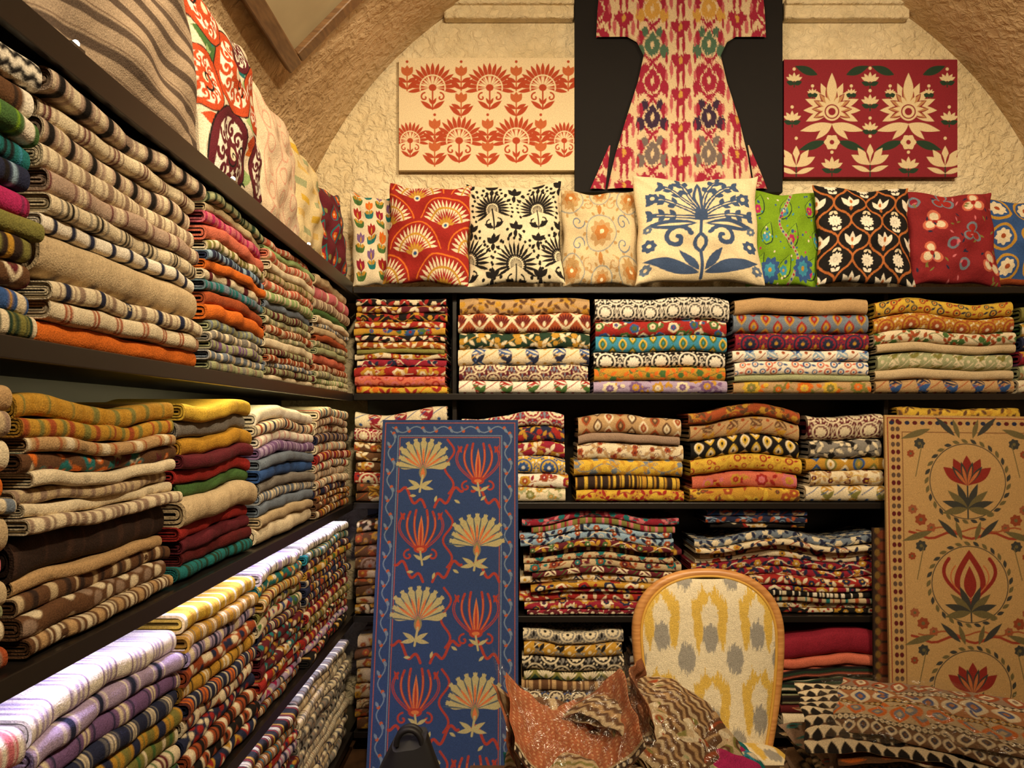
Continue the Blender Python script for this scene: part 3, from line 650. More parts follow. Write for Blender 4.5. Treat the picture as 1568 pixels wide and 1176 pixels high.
def p_lattice(cv, r):
    oc = (180, 104, 52)
    ys = np.linspace(-.1, 1.1, 140); P = .40
    for c_ in np.arange(-.165, 1.4, .33):
        ph = np.cos(ys * 2 * math.pi / P)
        for s in (1, -1):
            cv.line(np.c_[c_ + s * (.0825 - .0825 * np.sign(ph) * np.abs(ph) ** .8), ys], .020, oc)
    for i in range(-1, 5):
        for j in range(-1, 5):
            x0 = -.165 + i * .33; yc = .2 + j * .40
            cv.flower(x0, yc, .070, 12, 'white', 'black'); cv.ell(x0, yc, .018, .018, 'white')
            for a in (.7, 2.44): cv.petal(x0, yc - .11, .06, .017, a, 'white'); cv.petal(x0, yc + .11, .06, .014, -a, 'cream')
            xx, yy = x0 + .165, yc - .20
            for a in (1.57, .95, 2.19): cv.petal(xx, yy - .07, .15, .028, a, 'white')
            cv.petal(xx, yy - .05, .06, .016, -1.57, oc); cv.ell(xx, yy, .014, .026, oc)
def p_redfl(cv, r):
    for x, y, k in ((.25, .62, 0), (.68, .5, 1), (.2, .28, 0), (.75, .86, 0), (.4, .9, 1), (.55, .18, 2), (.88, .2, 0), (.45, .4, 2), (.08, .85, 2)):
        if k < 2:
            for q in range(3): cv.ell(x + .07 * math.cos(q * 2.09 + 1.57), y + .07 * math.sin(q * 2.09 + 1.57), .066, .058, 'salmon' if k == 0 else 'bluegray')
            for q in range(3): cv.ell(x + .06 * math.cos(q * 2.09 + 1.57), y + .06 * math.sin(q * 2.09 + 1.57), .046, .042, 'cream' if k == 0 else 'red')
            cv.ell(x, y, .026, .026, 'red')
        else:
            cv.ell(x, y, .06, .06, 'bluegray'); cv.ell(x, y, .035, .035, 'crimson')
    for i in range(50):
        cv.petal(r.rand(), r.rand(), .06, .01, r.uniform(0, 6.28), ('navy', 'olive', 'pink')[i % 3])
def p_blueyel(cv, r):
    for j in range(3):
        for i in range(3):
            x, y = .15 + i * .35, .18 + j * .34
            cv.ell(x, y, .15, .15, 'gold'); cv.ell(x, y, .12, .12, 'blue'); cv.flower(x, y, .1, 8, 'cream', 'rust')
    cv.rect(0, 1, 0, .05, 'rust')
def p_strip(cv, r):
    for i, y in enumerate(np.arange(.02, 1, .085)):
        cv.rect(0, 1, y, y + .032, (92, 76, 64)); cv.rect(0, 1, y + .040, y + .045, (120, 98, 80))
def p_suz(cv, r):
    ro = (186, 72, 34)
    for i in range(46):
        x, y = r.rand(), r.rand(); cv.petal(x, y, .2, .045, r.uniform(0, 6.28), ('green', 'teal', 'orange', ro, 'ltgreen')[i % 5], .9)
    for x, y, R, c1 in ((.28, .20, .25, 'burg'), (.80, .24, .2, 'burg'), (.40, .66, .23, ro), (.06, .54, .15, ro), (.88, .66, .2, ro), (.66, .95, .16, 'burg'), (.14, .92, .17, ro)):
        cv.ell(x, y, R * 1.04, R * 1.04, 'black'); cv.ell(x, y, R, R, c1); cv.ell(x, y, R * .8, R * .8, 'white')
        for q in range(10):
            a = q * .628; cv.spiral(x + R * .58 * math.cos(a), y + R * .58 * math.sin(a), R * .19, a, 1, R * .10, c1)
        cv.flower(x, y, R * .45, 10, c1, 'black'); cv.ell(x, y, R * .16, R * .16, 'cream')
    for i in range(9):
        x, y = r.rand(), r.rand(); cv.spiral(x, y, .06, r.uniform(0, 6), 1, .012, 'black')
def p_pink(cv, r):
    for i in range(5):
        xs = np.linspace(0, 1, 30); cv.line(np.c_[.1 + i * .2 + .05 * np.sin(xs * 12 + i), xs], .014, (218, 172, 148))
        for y in np.arange(.08, 1, .17): cv.ell(.2 + i * .2 - .02, y, .045, .06, (218, 166, 142), ring=.012)
def p_yel(cv, r):
    for j, y in enumerate(np.arange(.03, 1, .14)):
        for i, x in enumerate(np.arange(.04, 1, .3)): cv.rect(x + (j % 2) * .06, x + .17 + (j % 2) * .06, y, y + .06, ('yellow', 'sage', (212, 180, 110))[(i + j) % 3])
def p_paisl(cv, r):
    for j in range(4):
        for i in range(3):
            x, y = .15 + i * .33, .08 + j * .26
            cv.petal(x, y, .24, .09, 1.3, 'teal', .7); cv.petal(x, y + .01, .2, .065, 1.3, 'crimson', .7); cv.flower(x + .02, y + .08, .05, 6, 'orange', 'cream'); cv.ell(x + .15, y + .1, .03, .03, 'olive')

Z0 = SH[4] + .006
def bc(x0, x1, ytop, base, painter, seed, Y=3.575, th=.13, lean=.2, roll=0., yaw=0., k=330.):
    w = (x1 - x0) / k; h = (440 - ytop) / k
    X = ((x0 + x1) / 2 - 788) / k
    cushion('embroidered_pillow', (X, Y, Z0 + h / 2 * math.cos(lean) + .012), w, h, th, painter, base, yaw, lean, roll, seed=seed, N=230)
bc(534, 606, 283, 'cream', p_tulips, 2, Y=3.62, yaw=.4, th=.10)
bc(592, 722, 273, (150, 34, 28), p_fansred, 3, Y=3.565, roll=.03)
bc(714, 862, 270, (216, 204, 174), p_bw, 4, Y=3.575, roll=-.03)
bc(858, 980, 278, (208, 188, 150), p_beige, 5, Y=3.60)
bc(968, 1162, 262, (226, 208, 170), p_bluetree, 6, Y=3.545, th=.16, roll=.0)
bc(1146, 1262, 276, (116, 154, 26), p_green, 7, Y=3.62, roll=.05, th=.10)
bc(1246, 1394, 276, 'black', p_lattice, 8, Y=3.565, roll=.04)
bc(1388, 1526, 283, (136, 34, 40), p_redfl, 9, Y=3.58, roll=.02)
bc(1518, 1640, 290, 'blue', p_blueyel, 10, Y=3.62)
def lc(y0, y1, h, base, painter, seed, X=-.830, th=.11, lean=.09, roll=0., yaw=math.pi / 2):
    cushion('throw_pillow', (X, (y0 + y1) / 2, Z0 + h / 2 * math.cos(lean) + .012), y1 - y0, h, th, painter, base, yaw, lean, roll, seed=seed, N=250)
lc(1.28, 1.99, .62, (178, 156, 132), p_strip, 21, th=.15, X=-.850)
lc(1.97, 2.43, .54, (222, 206, 180), p_suz, 22, roll=-.05)
lc(2.41, 2.84, .48, (228, 204, 174), p_pink, 23)
lc(2.82, 3.20, .45, (216, 196, 150), p_yel, 24)
lc(3.18, 3.53, .42, 'burg', p_paisl, 25, yaw=math.pi / 2 - .2)

# ------------------------------------------------------------------ flat panels
def panel(name, cv, W, H, cen, lean, th=.02, roll=0., yaw=0., wav=0., mat=None):
    xs = cv.x / cv.x[-1]; ys = cv.y / cv.y[-1]
    U, V = np.meshgrid(xs, ys)
    M = Matrix.Translation(cen) @ Matrix.Rotation(yaw, 4, 'Z') @ Matrix.Rotation(-lean, 4, 'X') @ Matrix.Rotation(roll, 4, 'Y')
    R = np.array(M.to_3x3()); tr = np.array(M.translation)
    def tf(U, V, y):
        P = np.stack(np.broadcast_arrays((U - .5) * W, y + wav * np.sin(U * 9 + V * 3) * 1.0 + wav * .6 * np.sin(V * 13), (V - .5) * H), -1)
        return P @ R.T + tr
    mb = MB(); mb.grid(tf(U, V, -th / 2), cv.c)
    base = cv.c[0, 0] * .8
    l = np.linspace(0, 1, 24)
    U2, V2 = np.meshgrid(l, l); mb.grid(tf(U2, V2, th / 2), base)
    o = np.stack([0 * l, 0 * l + 1]); yy = np.array([[-th / 2], [th / 2]]) + 0 * l[None]
    for k in (0., 1.):
        mb.grid(tf(k + 0 * o, l[None] + 0 * o, yy), base); mb.grid(tf(l[None] + 0 * o, k + 0 * o, yy), base)
    return mb.build(name, mat or FLAT, smooth=False)
def cvr(W, H, cell, base): return Cv(np.linspace(0, W, int(W / cell)), np.linspace(0, H, int(H / cell)), base)

# orange fan print on cream canvas
W, H = .86, .55
cg = (224, 204, 166); cv = cvr(W, H, .0021, cg); o = (172, 68, 38); o2 = (186, 98, 56)
def palm(cv, x, y, s, col):
    cv.fan(x, y, s, 15, 1.75, col, w=s * .085, p=1.7, off=s * .1)
    cv.arc(x, y, s * .55, -.2, 3.34, s * .06, cg); cv.fan(x, y, s * .46, 7, 1.3, cg, w=s * .04, p=1.2, off=s * .1)
    cv.ell(x, y, s * .17, s * .15, col); cv.line([(x, y), (x, y - s * .95)], s * .07, col)
    for t in (-1, 1):
        cv.spiral(x + t * s * .34, y - s * .42, s * .2, 1.57, .8, s * .07, col, -t); cv.petal(x, y - s * .95, s * .65, s * .10, 1.57 - t * .95, col, .9); cv.petal(x, y - s * .75, s * .35, s * .06, 1.57 - t * .5, col, .9)
for x in (.165, .445, .705): palm(cv, x, .405, .112, o)
for x in (.295, .575): palm(cv, x, .145, .112, o)
for x in (.055, .81): palm(cv, x, .145, .085, o)
for x, y in ((.305, .46), (.575, .46), (.04, .46), (.83, .46), (.175, .20), (.435, .20), (.695, .20), (.305, .33), (.575, .33), (.175, .09), (.435, .09), (.695, .09)):
    for a in (1.57, 1.05, 2.09): cv.petal(x, y, .055, .014, a, o2)
    cv.line([(x, y), (x, y - .07)], .007, o2)
    for t in (-1, 1): cv.petal(x, y - .065, .08, .012, 1.57 - t * .85, o, .9); cv.petal(x, y - .03, .055, .010, 1.57 - t * 1.1, o, .9)
    cv.ell(x, y + .072, .007, .007, o)
panel('fan_motif_canvas', cv, W, H, (-.137, 3.785, 3.005), 0, .03)
# crimson lotus print
W, H = .85, .575
bg = (132, 34, 46); crm = (216, 196, 156)
cv = cvr(W, H, .0021, bg)
for x in (.235, .61):
    for n_, r_, w_, c_ in ((11, .140, .020, crm), (10, .10, .016, bg), (10, .095, .010, (180, 134, 92)), (9, .075, .010, crm)):
        for k in range(n_):
            a = 1.57 - 2.0 + 4.0 * k / (n_ - 1); cv.petal(x, .33, r_ * (1.2 if k == n_ // 2 else 1), w_, a, c_, 1.1)
    cv.petal(x, .36, .15, .024, 1.57, crm, .9); cv.ell(x, .32, .045, .045, crm); cv.ell(x, .32, .033, .033, bg, ring=.006); cv.ell(x, .32, .018, .018, bg)
    for t in (-1, 1):
        cv.petal(x, .26, .16, .020, -1.57 + t * 1.35, crm, .9); cv.petal(x, .26, .11, .016, -1.57 + t * .8, crm, .9)
        cv.petal(x + t * .07, .50, .12, .020, 1.57 - t * 1.2, 'dkgreen', .9); cv.petal(x + t * .03, .175, .14, .020, -1.57 + t * 1.25, 'dkgreen', .9)
    cv.flower(x, .17, .040, 6, crm, bg)
for x, y, s in ((.422, .49, .05), (.422, .38, .05), (.422, .25, .045), (.422, .11, .105), (.05, .49, .045), (.80, .49, .045), (.06, .10, .105), (.79, .10, .105), (.235, .07, .06), (.61, .07, .06), (.81, .3, .05), (.04, .3, .05), (.14, .42, .03), (.33, .42, .03), (.52, .42, .03), (.71, .42, .03)):
    for a in (1.57, .95, 2.19, .5, 2.64): cv.petal(x, y - s * .5, s, s * .17, a, crm, 1.1)
    if s > .1:
        for a in (1.26, 1.88): cv.petal(x, y - s * .45, s * .7, s * .05, a, bg, 1.1)
    cv.line([(x, y - s * .5), (x, y - s * 1.1)], .006, 'dkgreen'); cv.ell(x, y + s * .85, .008, .008, crm)
    for t in (-1, 1): cv.petal(x, y - s * .8, s * .9, .012, 1.57 - t * 1.25, 'dkgreen' if s < .08 else crm, .9)
panel('lotus_motif_canvas', cv, W, H, (1.745, 3.785, 2.985), 0, .03)

# blue hanging
W, H = .60, 1.56
bl = (38, 58, 102)
cv = cvr(W, H, .0020, bl)
def border(cv, W, H, m, w, col):
    for x in (m, W - m): cv.line([(x, m), (x, H - m)], w, col)
    for y in (m, H - m): cv.line([(m, y), (W - m, y)], w, col)
border(cv, W, H, .014, .003, 'rust'); border(cv, W, H, .072, .003, (110, 126, 146)); border(cv, W, H, .080, .003, 'rust')
def vine(cv, W, H, m, amp, per, c1, c2, c3):
    for hor in (0, 1):
        Lg = W if hor else H
        t = np.arange(m, Lg - m, per / 10)
        for e in (m, (H if hor else W) - m):
            q = e + amp * np.sin(t * 6.283 / per)
            for s in range(0, len(t) - 1, 12):
                seg = np.c_[t[s:s + 13], q[s:s + 13]]
                if len(seg) > 1: cv.line(seg if hor else seg[:, ::-1], .005, c1)
            for k, tt in enumerate(np.arange(m, Lg - m, per / 2)):
                s = 1 if k % 2 else -1
                x, y = (tt + per / 8, e - s * amp * .5) if hor else (e - s * amp * .5, tt + per / 8)
                cv.flower(x, y, .008, 5, c2, c3); cv.petal(x, y, .026, .006, 1.57 * s + .5, c1)
vine(cv, W, H, .044, .014, .12, (100, 116, 140), 'rust', 'rust')
pale = (160, 150, 108); rd = (146, 50, 40); orr = (184, 104, 60)
def carn(cv, x, y, s):
    for k in range(11):
        a = 1.57 - 1.35 + 2.7 * k / 10; L_ = s * (1.25 if abs(k - 5) < 4 else 1.05)
        cv.petal(x, y - s * .35, L_, s * .17, a, pale, 2.2)
        ex, ey = x + L_ * .97 * math.cos(a), y - s * .35 + L_ * .97 * math.sin(a)
        for q in (-.45, 0, .45): cv.petal(ex - .008 * math.cos(a), ey - .008 * math.sin(a), s * .17, s * .04, a + q, pale)
    for k in range(11):
        a = 1.57 - 1.35 + 2.7 * k / 10; cv.petal(x, y - s * .35, s * 1.2, s * .028, a + .13, (66, 80, 92), 1.8)
    for k in range(-3, 4): cv.petal(x, y - s * .35, s * .9, s * .045, 1.57 + k * .33, orr, 1.5)
    cv.petal(x, y - s * .8, s * .65, s * .15, 1.57, (120, 110, 80), 1); cv.petal(x, y - s * .78, s * .5, s * .08, 1.57, orr, 1); cv.line([(x, y - s * .6), (x - s * .1, y - s * 1.25)], .009, pale)
    for t in (.5, 2.6, -.2, 3.3): cv.petal(x - .01, y - s * 1.05, s * .55, s * .08, t, pale, .8)
def tulip(cv, x, y, s):
    for sg in (-1, 1):                      # outer petals curve out then back in, like the stitched tulip
        for (bw, tx, ty, wd, cl) in ((.95, .50, 1.25, .11, rd), (.62, .30, 1.35, .10, rd), (.30, .12, 1.42, .10, rd)):
            t = np.linspace(0, 1, 14)
            px = x + sg * s * (bw * np.sin(t * math.pi * .72) * (1 - .15 * t) + tx * t * .25); py = y - s * .8 + s * (ty + .35) * t
            cv.line(np.c_[px, py], s * wd, cl); cv.line(np.c_[px[2:12], py[2:12]], s * wd * .28, orr if bw < .7 else bl)
        cv.petal(x + sg * s * .72, y + s * .55, s * .4, s * .06, 1.57 - sg * .5, rd, .8)
    cv.petal(x, y - s * .7, s * 1.45, s * .12, 1.57, orr, .8); cv.petal(x, y - s * .65, s * 1.2, s * .05, 1.57, rd, .8)
    cv.ell(x, y - s * .7, s * .28, s * .16, rd); cv.ell(x, y - s * .7, s * .16, s * .08, orr)
    for t in (-1, 1): cv.spiral(x + t * s * .5, y - s * .95, s * .24, 1.57, .9, .008, rd, -t)
    cv.line([(x, y - s * .8), (x + s * .1, y - s * 1.35)], .008, pale)
    for t in (.5, 2.6): cv.petal(x + .01, y - s * 1.15, s * .45, s * .07, t, pale, .8)
rows = [1.375, 1.06, .735, .41, .10]
for i, y in enumerate(rows):
    yy = y - .175; t = np.linspace(0, 1, 26)
    for x0, fl_ in ((.30, 1), (.14, -1), (.46, -1)):
        cv.line(np.c_[x0 + fl_ * (-.06 + .12 * t), yy + .09 * t - .03 + .020 * np.sin(t * 11)], .011, rd)
    cv.line(np.c_[.30 + .020 * np.sin(t * 10), yy + .03 + .24 * t], .009, rd)
    for k in range(4): cv.petal(.13 + k * .11, yy + .02 * math.cos(k * 2 + i), .03, .006, k * 1.3, pale)
    for j, x in enumerate((.185, .425)):
        cc_ = (i + j) % 2 == 0
        (carn if cc_ else tulip)(cv, x, y - (.0 if j == 0 else .02), .110 if cc_ else .100)
a = math.atan2(.42, 1.5)
panel('embroidered_wall_hanging', cv, W, H, (-.285, 3.215, .752), a, .018)

# tan hanging on the right
W, H = .72, 1.52
tn = (186, 150, 98)
cv = cvr(W, H, .0022, tn); rd2 = (136, 40, 32)
border(cv, W, H, .012, .004, rd2); border(cv, W, H, .075, .004, (120, 78, 48))
for k, y in enumerate(np.arange(.03, H - .02, .034)):
    for x in (.034, .056, W - .034, W - .056): cv.ell(x, y, .009, .011, 'dkred' if (k + (x > .3)) % 2 else (90, 70, 56))
for k, x in enumerate(np.arange(.03, W - .02, .034)):
    for y in (.034, H - .034): cv.ell(x, y, .011, .009, 'dkred' if k % 2 else 'navy')
bk = (58, 58, 54); gg = (104, 94, 60); ft = (140, 66, 38)
for i, cy in enumerate((1.23, .78, .33)):
    cx = .36
    for t in np.linspace(0, 6.28, 30):
        cv.petal(cx + .175 * math.cos(t), cy + .17 * math.sin(t), .036, .008, t + 1.2, bk if int(t * 4) % 2 else gg)
    cv.ell(cx, cy, .168, .165, bk, ring=.004)
    cv.line([(cx, cy - .16), (cx, cy)], .007, bk)
    if i != 1:
        for aa in (1.57, 1.1, 2.04, .65, 2.49): cv.petal(cx, cy - .02, .135, .024, aa, rd2, 1.2)
        for aa in (1.33, 1.81, .9, 2.24): cv.petal(cx, cy - .02, .11, .012, aa, bk, 1.2); cv.petal(cx, cy - .02, .09, .007, aa, orr, 1.2)
    else:
        cv.petal(cx, cy - .09, .24, .07, 1.57, rd2, .8); cv.petal(cx, cy - .07, .18, .045, 1.57, tn, .8); cv.petal(cx, cy - .06, .14, .028, 1.57, rd2, .8)
        for sg in (-1, 1):
            t = np.linspace(0, 1, 14)
            cv.line(np.c_[cx + sg * (.125 * np.sin(t * 2.2) - .01), cy - .08 + .19 * t], .016, rd2)
            cv.line(np.c_[cx + sg * (.085 * np.sin(t * 2.3)), cy - .07 + .15 * t], .006, orr)
    for t in (-1, 1):
        for q, aa in enumerate((.4, .85, 1.3, 1.75)):
            cv.petal(cx, cy - .12, .12, .016, 1.57 - t * aa, (bk, gg, bk, gg)[q], .9)
        cv.petal(cx + t * .16, cy + .23, .14, .014, 1.57 - t * 1.9, gg, .9); cv.petal(cx + t * .05, cy + .20, .12, .013, 1.57 - t * .8, bk, .9); cv.petal(cx + t * .03, cy + .19, .09, .011, 1.57 - t * .3, gg, .9)
        for dx, dy, rr_, c_ in ((.21, -.17, .028, ft), (.165, -.205, .022, (150, 86, 56)), (.245, -.125, .022, (150, 86, 56)), (.21, .165, .026, bk), (.25, .12, .018, ft)):
            cv.flower(cx + t * dx, cy + dy, rr_, 7, c_, gg)
        cv.line([(cx + t * .2, cy + .16), (cx + t * .23, cy + .02)], .004, gg)
    t = np.linspace(0, 1, 20)
    cv.line(np.c_[.10 + .52 * t, cy - .238 + .014 * np.cos(t * 18)], .011, (146, 58, 38)); cv.line(np.c_[.13 + .46 * t, cy - .212 + .010 * np.cos(t * 18 + 2)], .007, (156, 82, 48))
a = math.atan2(.10, 1.5)
panel('embroidered_wall_hanging', cv, W, H, (1.995, 3.375, .765), a, .014, roll=.012, wav=.003)
cv = cvr(.10, .95, .005, 'dkbrown')
for y in np.arange(.02, .95, .05): cv.ell(.05, y, .03, .02, (110, 52, 28)); cv.ell(.02, y + .02, .012, .016, (120, 90, 40))
panel('hanging_runner', cv, .10, .95, (1.645, 3.425, .55), .02, .012)

# ------------------------------------------------------------------ ikat robe on black board
boxes('robe_display_board', [(.295, 1.3126, 3.765, 3.805, 2.62, 3.70)], simple('black_felt', (16, 13, 13), .95), .003)
W, H = .90, 1.02
gc = (212, 188, 152)
cv = cvr(W, H, .0024, gc); cr = (152, 34, 60); cr2 = (184, 92, 98); tl = (74, 104, 84); nv = (56, 38, 62); gy = (110, 98, 96); yl = (196, 150, 70)
rs = np.random.RandomState(3)
cx0 = W / 2; dx = .138
for k in range(-3, 4):
    x = cx0 + k * dx
    cv.rect(x - .026, x + .026, 0, H, (216, 172, 146) if k % 2 else gc)
for k in range(-3, 4):
    x = cx0 + k * dx
    if k % 2 == 0:
        for j in range(-1, 8):
            y = .06 + j * .165 + (.04 if k else 0)
            for t in (-1, 1): cv.petal(x + t * .014, y - .07, .12, .008, 1.57, cr, 1)
            cv.ell(x - .021, y + .078, .027, .023, cr); cv.ell(x + .021, y + .078, .027, .023, cr); cv.petal(x, y + .09, .080, .040, -1.57, cr, .5); cv.ell(x, y + .07, .010, .018, yl)
            for t in (-1, 1): cv.petal(x + t * .045, y - .02, .09, .010, 1.57, cr2, 1)
    else:
        for j in range(-1, 7):
            y = .167 + j * .177
            col = {0: gy, 1: nv, 3: tl, 4: yl}.get(j, cr) if abs(k) == 1 else cr
            cv.petal(x, y - .088, .19, .062, 1.57, cr, .85); cv.petal(x, y - .070, .15, .048, 1.57, gc, .85); cv.petal(x, y - .058, .125, .038, 1.57, col, .85); cv.ell(x, y, .009, .018, gc)
            for t in (-1, 1):
                cv.ell(x + t * .058, y - .03, .022, .034, col); cv.ell(x + t * .036, y + .062, .018, .026, col); cv.petal(x + t * .056, y + .0, .08, .012, 1.57, cr, 1)
for k in range(-3, 3):
    x = cx0 + (k + .5) * dx
    for j in range(-1, 13): cv.petal(x, j * .083 + .02, .06, .007, 1.57, cr if j % 2 else cr2, 1)
cv.warp(.0055, rs)
ox, oz = (1040 - 788) / 311.6 - W / 2, 1.5 + (645 - 292) / 311.6
mb = MB()
def robe_grid(rowsY, lefts, rights, yo, n=120, m=230):
    ys = np.linspace(rowsY[0], rowsY[-1], m)
    l = np.interp(ys, rowsY, lefts); r = np.interp(ys, rowsY, rights)
    U = np.linspace(0, 1, n)[None, :]
    px = l[:, None] + (r - l)[:, None] * U; py = ys[:, None] + 0 * U
    X = (px - 788) / 311.6; Z = 1.5 + (645 - py) / 311.6
    Y = yo - .006 * np.sin(X * 38) * np.clip((py - 60) / 200, 0.1, 1) - .004
    edge = np.minimum(U, 1 - U) * (r - l)[:, None]
    Y = Y + .008 * np.exp(-edge / 2.5)
    mb.grid(np.stack([X, Y, Z], -1), cv.sample(X - ox, Z - oz))
robe_grid([-24, 20, 62], [918, 914, 912], [1163, 1168, 1170], 3.748, m=70, n=180)
robe_grid([58, 70, 90, 130, 190, 240, 292], [952, 974, 984, 975, 956, 941, 929], [1130, 1110, 1101, 1110, 1130, 1142, 1150], 3.744)
robe_grid([225, 292], [932, 903], [934, 926], 3.752, n=10, m=40)
robe_grid([225, 292], [1143, 1153], [1145, 1172], 3.752, n=10, m=40)
mb.build('ikat_robe', FLAT)

# ------------------------------------------------------------------ framed picture on the vault
e0 = Vector((-.900, 3.0, 2.88)); up = Vector((.70, 0, .714)).normalized(); sd = Vector((0, -1, 0)); nn = sd.cross(up) * -1
if nn.dot(Vector((1, 0, -1))) < 0: nn = -nn
root = bpy.data.objects.new('framed_picture', None); scene.collection.objects.link(root)
def fbox(name, s0, s1, u0, u1, n0, n1, mat):
    vs = [tuple(e0 + sd * a + up * b + nn * c) for a in (s0, s1) for b in (u0, u1) for c in (n0, n1)]
    fs = [(0, 1, 3, 2), (4, 6, 7, 5), (0, 4, 5, 1), (2, 3, 7, 6), (0, 2, 6, 4), (1, 5, 7, 3)]
    ob = pmesh(name, vs, fs, mat); ob.parent = root
    md = ob.modifiers.new('b', 'BEVEL'); md.width = .006; md.segments = 2
    return ob
FW, FH, fw = .95, .75, .065
fbox('rail_bottom', 0, FW, 0, fw, 0, .04, FRAMEW); fbox('rail_top', 0, FW, FH - fw, FH, 0, .04, FRAMEW)
fbox('stile_1', 0, fw, fw, FH - fw, 0, .04, FRAMEW); fbox('stile_2', FW - fw, FW, fw, FH - fw, 0, .04, FRAMEW)
fbox('artwork', fw - .005, FW - fw + .005, fw - .005, FH - fw + .005, .004, .016, simple('faded_print', (186, 174, 140), .35, 0, .3, 5))

# ------------------------------------------------------------------ upholstered chair
chair = bpy.data.objects.new('upholstered_chair', None); scene.collection.objects.link(chair)
CX, CY = .655, 2.56
def hw(z):
    z = np.asarray(z, float)
    top = .238 * np.power(np.clip(1 - np.clip((z - .78) / .195, 0, 1) ** 2.3, 0, 1), 1 / 2.3)
    bot = .238 - .055 * np.clip((.78 - z) / .36, 0, 1) ** 1.6
    return np.where(z > .78, top, bot)
ye = (204, 170, 78); ic = (216, 204, 176); ig = (146, 142, 134)
ikc = cvr(.52, .60, .0026, ye)
for i, x in enumerate((.02, .18, .34, .50)):
    for y in (-.03, .24, .51):
        yy = y + .06
        ikc.ell(x, yy + .03, .066, .11, ic); ikc.line([(x, yy + .1), (x, yy + .2)], .04, ic); ikc.ell(x, yy + .01, .030, .048, ig)
for i, x in enumerate((.10, .26, .42)):
    for y in (.11, .38, .65):
        ikc.petal(x, y - .13, .26, .062, 1.57, ic, .9); ikc.ell(x, y - .0, .026, .046, ig)
for i, x in enumerate((.06, .14, .22, .30, .38, .46)):
    for y in (.0, .27, .54): ikc.petal(x, y + .06, .16, .016, 1.57, ye, 1)
ikc.warp(.007, rs)
m_, n_ = 170, 150
sv = np.linspace(0, 1, m_); zz = .42 + .545 * np.sin(sv * math.pi / 2) ** .9
U = np.linspace(-1, 1, n_)[None, :]
hh = np.maximum(hw(zz) - .006, .002)[:, None]
X = U * hh; Z = zz[:, None] + 0 * U
e = np.clip(1 - U ** 2, 0, 1) * np.clip((.975 - Z) / .1, 0, 1) ** .5
tilt = lambda Z: (Z - .42) * .13
Y = -.035 * e ** .6 + tilt(Z)
mb = MB(); mb.grid(np.stack([CX + X, CY + Y - .006, Z], -1), ikc.sample(X + .26, Z - .40))
mb.grid(np.stack([CX + X, CY + .028 * e ** .6 + tilt(Z) + .006, Z], -1), ikc.sample(X + .26, Z - .40))
su, sv_ = np.meshgrid(np.linspace(-1, 1, 90), np.linspace(-1, 1, 90))
sx = su * .25 * (1 - .1 * (sv_ + 1) / 2); sy = sv_ * .235
dome = (np.clip(1 - su ** 4, 0, 1) * np.clip(1 - sv_ ** 4, 0, 1)) ** .4
mb.grid(np.stack([CX + sx, CY - .22 + sy, .395 + .06 * dome], -1), ikc.sample(sx + .26, sy + .3))
mb.grid(np.stack([CX + sx, CY - .22 + sy, .395 - .02 * dome], -1), lin((150, 120, 60)))
mb.build('upholstery', FAB, parent=chair)
def tube(name, pts, r, mat, parent=None, cyc=False, res=4):
    cu = bpy.data.curves.new(name, 'CURVE'); cu.dimensions = '3D'; cu.bevel_depth = r; cu.bevel_resolution = res
    sp = cu.splines.new('POLY'); sp.points.add(len(pts) - 1)
    for q, p in zip(sp.points, pts):
        q.co = (*p[:3], 1); q.radius = p[3] if len(p) > 3 else 1
    sp.use_cyclic_u = cyc; cu.use_fill_caps = True; cu.materials.append(mat)
    ob = bpy.data.objects.new(name, cu); scene.collection.objects.link(ob)
    if parent: ob.parent = parent
    return ob
pts = []
for t in np.linspace(0, 1, 20): z = .40 + .38 * t; pts.append((-(float(hw(z)) + .004), z))
for t in np.linspace(0, math.pi, 40)[1:-1]:
    c_, s_ = math.cos(t), math.sin(t); pts.append((-math.copysign(abs(c_) ** (2 / 2.3), c_) * .242, .78 + .200 * abs(s_) ** (2 / 2.3)))
for t in np.linspace(1, 0, 20): z = .40 + .38 * t; pts.append(((float(hw(z)) + .004), z))
tube('back_frame', [(CX + x, CY + (z - .42) * .13, z) for x, z in pts], .017, OAK, chair)
tube('back_piping', [(CX + x * .94, CY + (z - .42) * .13 - .014, z - .008) for x, z in pts], .005, simple('gold_piping', (196, 150, 60), .7), chair)
for sx_, sy_ in ((-1, -1), (1, -1), (-1, 1), (1, 1)):
    tube('leg', [(CX + sx_ * .20, CY - .22 + sy_ * .2, .38, 1), (CX + sx_ * .205, CY - .22 + sy_ * .215, .2, .8), (CX + sx_ * .21, CY - .22 + sy_ * .23, 0.0, .55)], .022, OAK, chair)
boxes('seat_rail', [(CX - .225, CX + .225, CY - .44, CY - .0, .345, .392)], OAK, .01, chair)

# ------------------------------------------------------------------ display table with piles
tb = bpy.data.objects.new('display_table', None); scene.collection.objects.link(tb)
boxes('table_top', [(-.12, 1.66, 1.22, 2.04, .555, .590)], DKWOOD, .006, tb)
boxes('table_apron', [(-.06, 1.60, 1.27, 1.99, .485, .555)], DKWOOD, .004, tb)
boxes('table_legs', [(x, x + .06, y, y + .06, 0, .50) for x in (-.08, 1.56) for y in (1.26, 1.95)], DKWOOD, .006, tb)

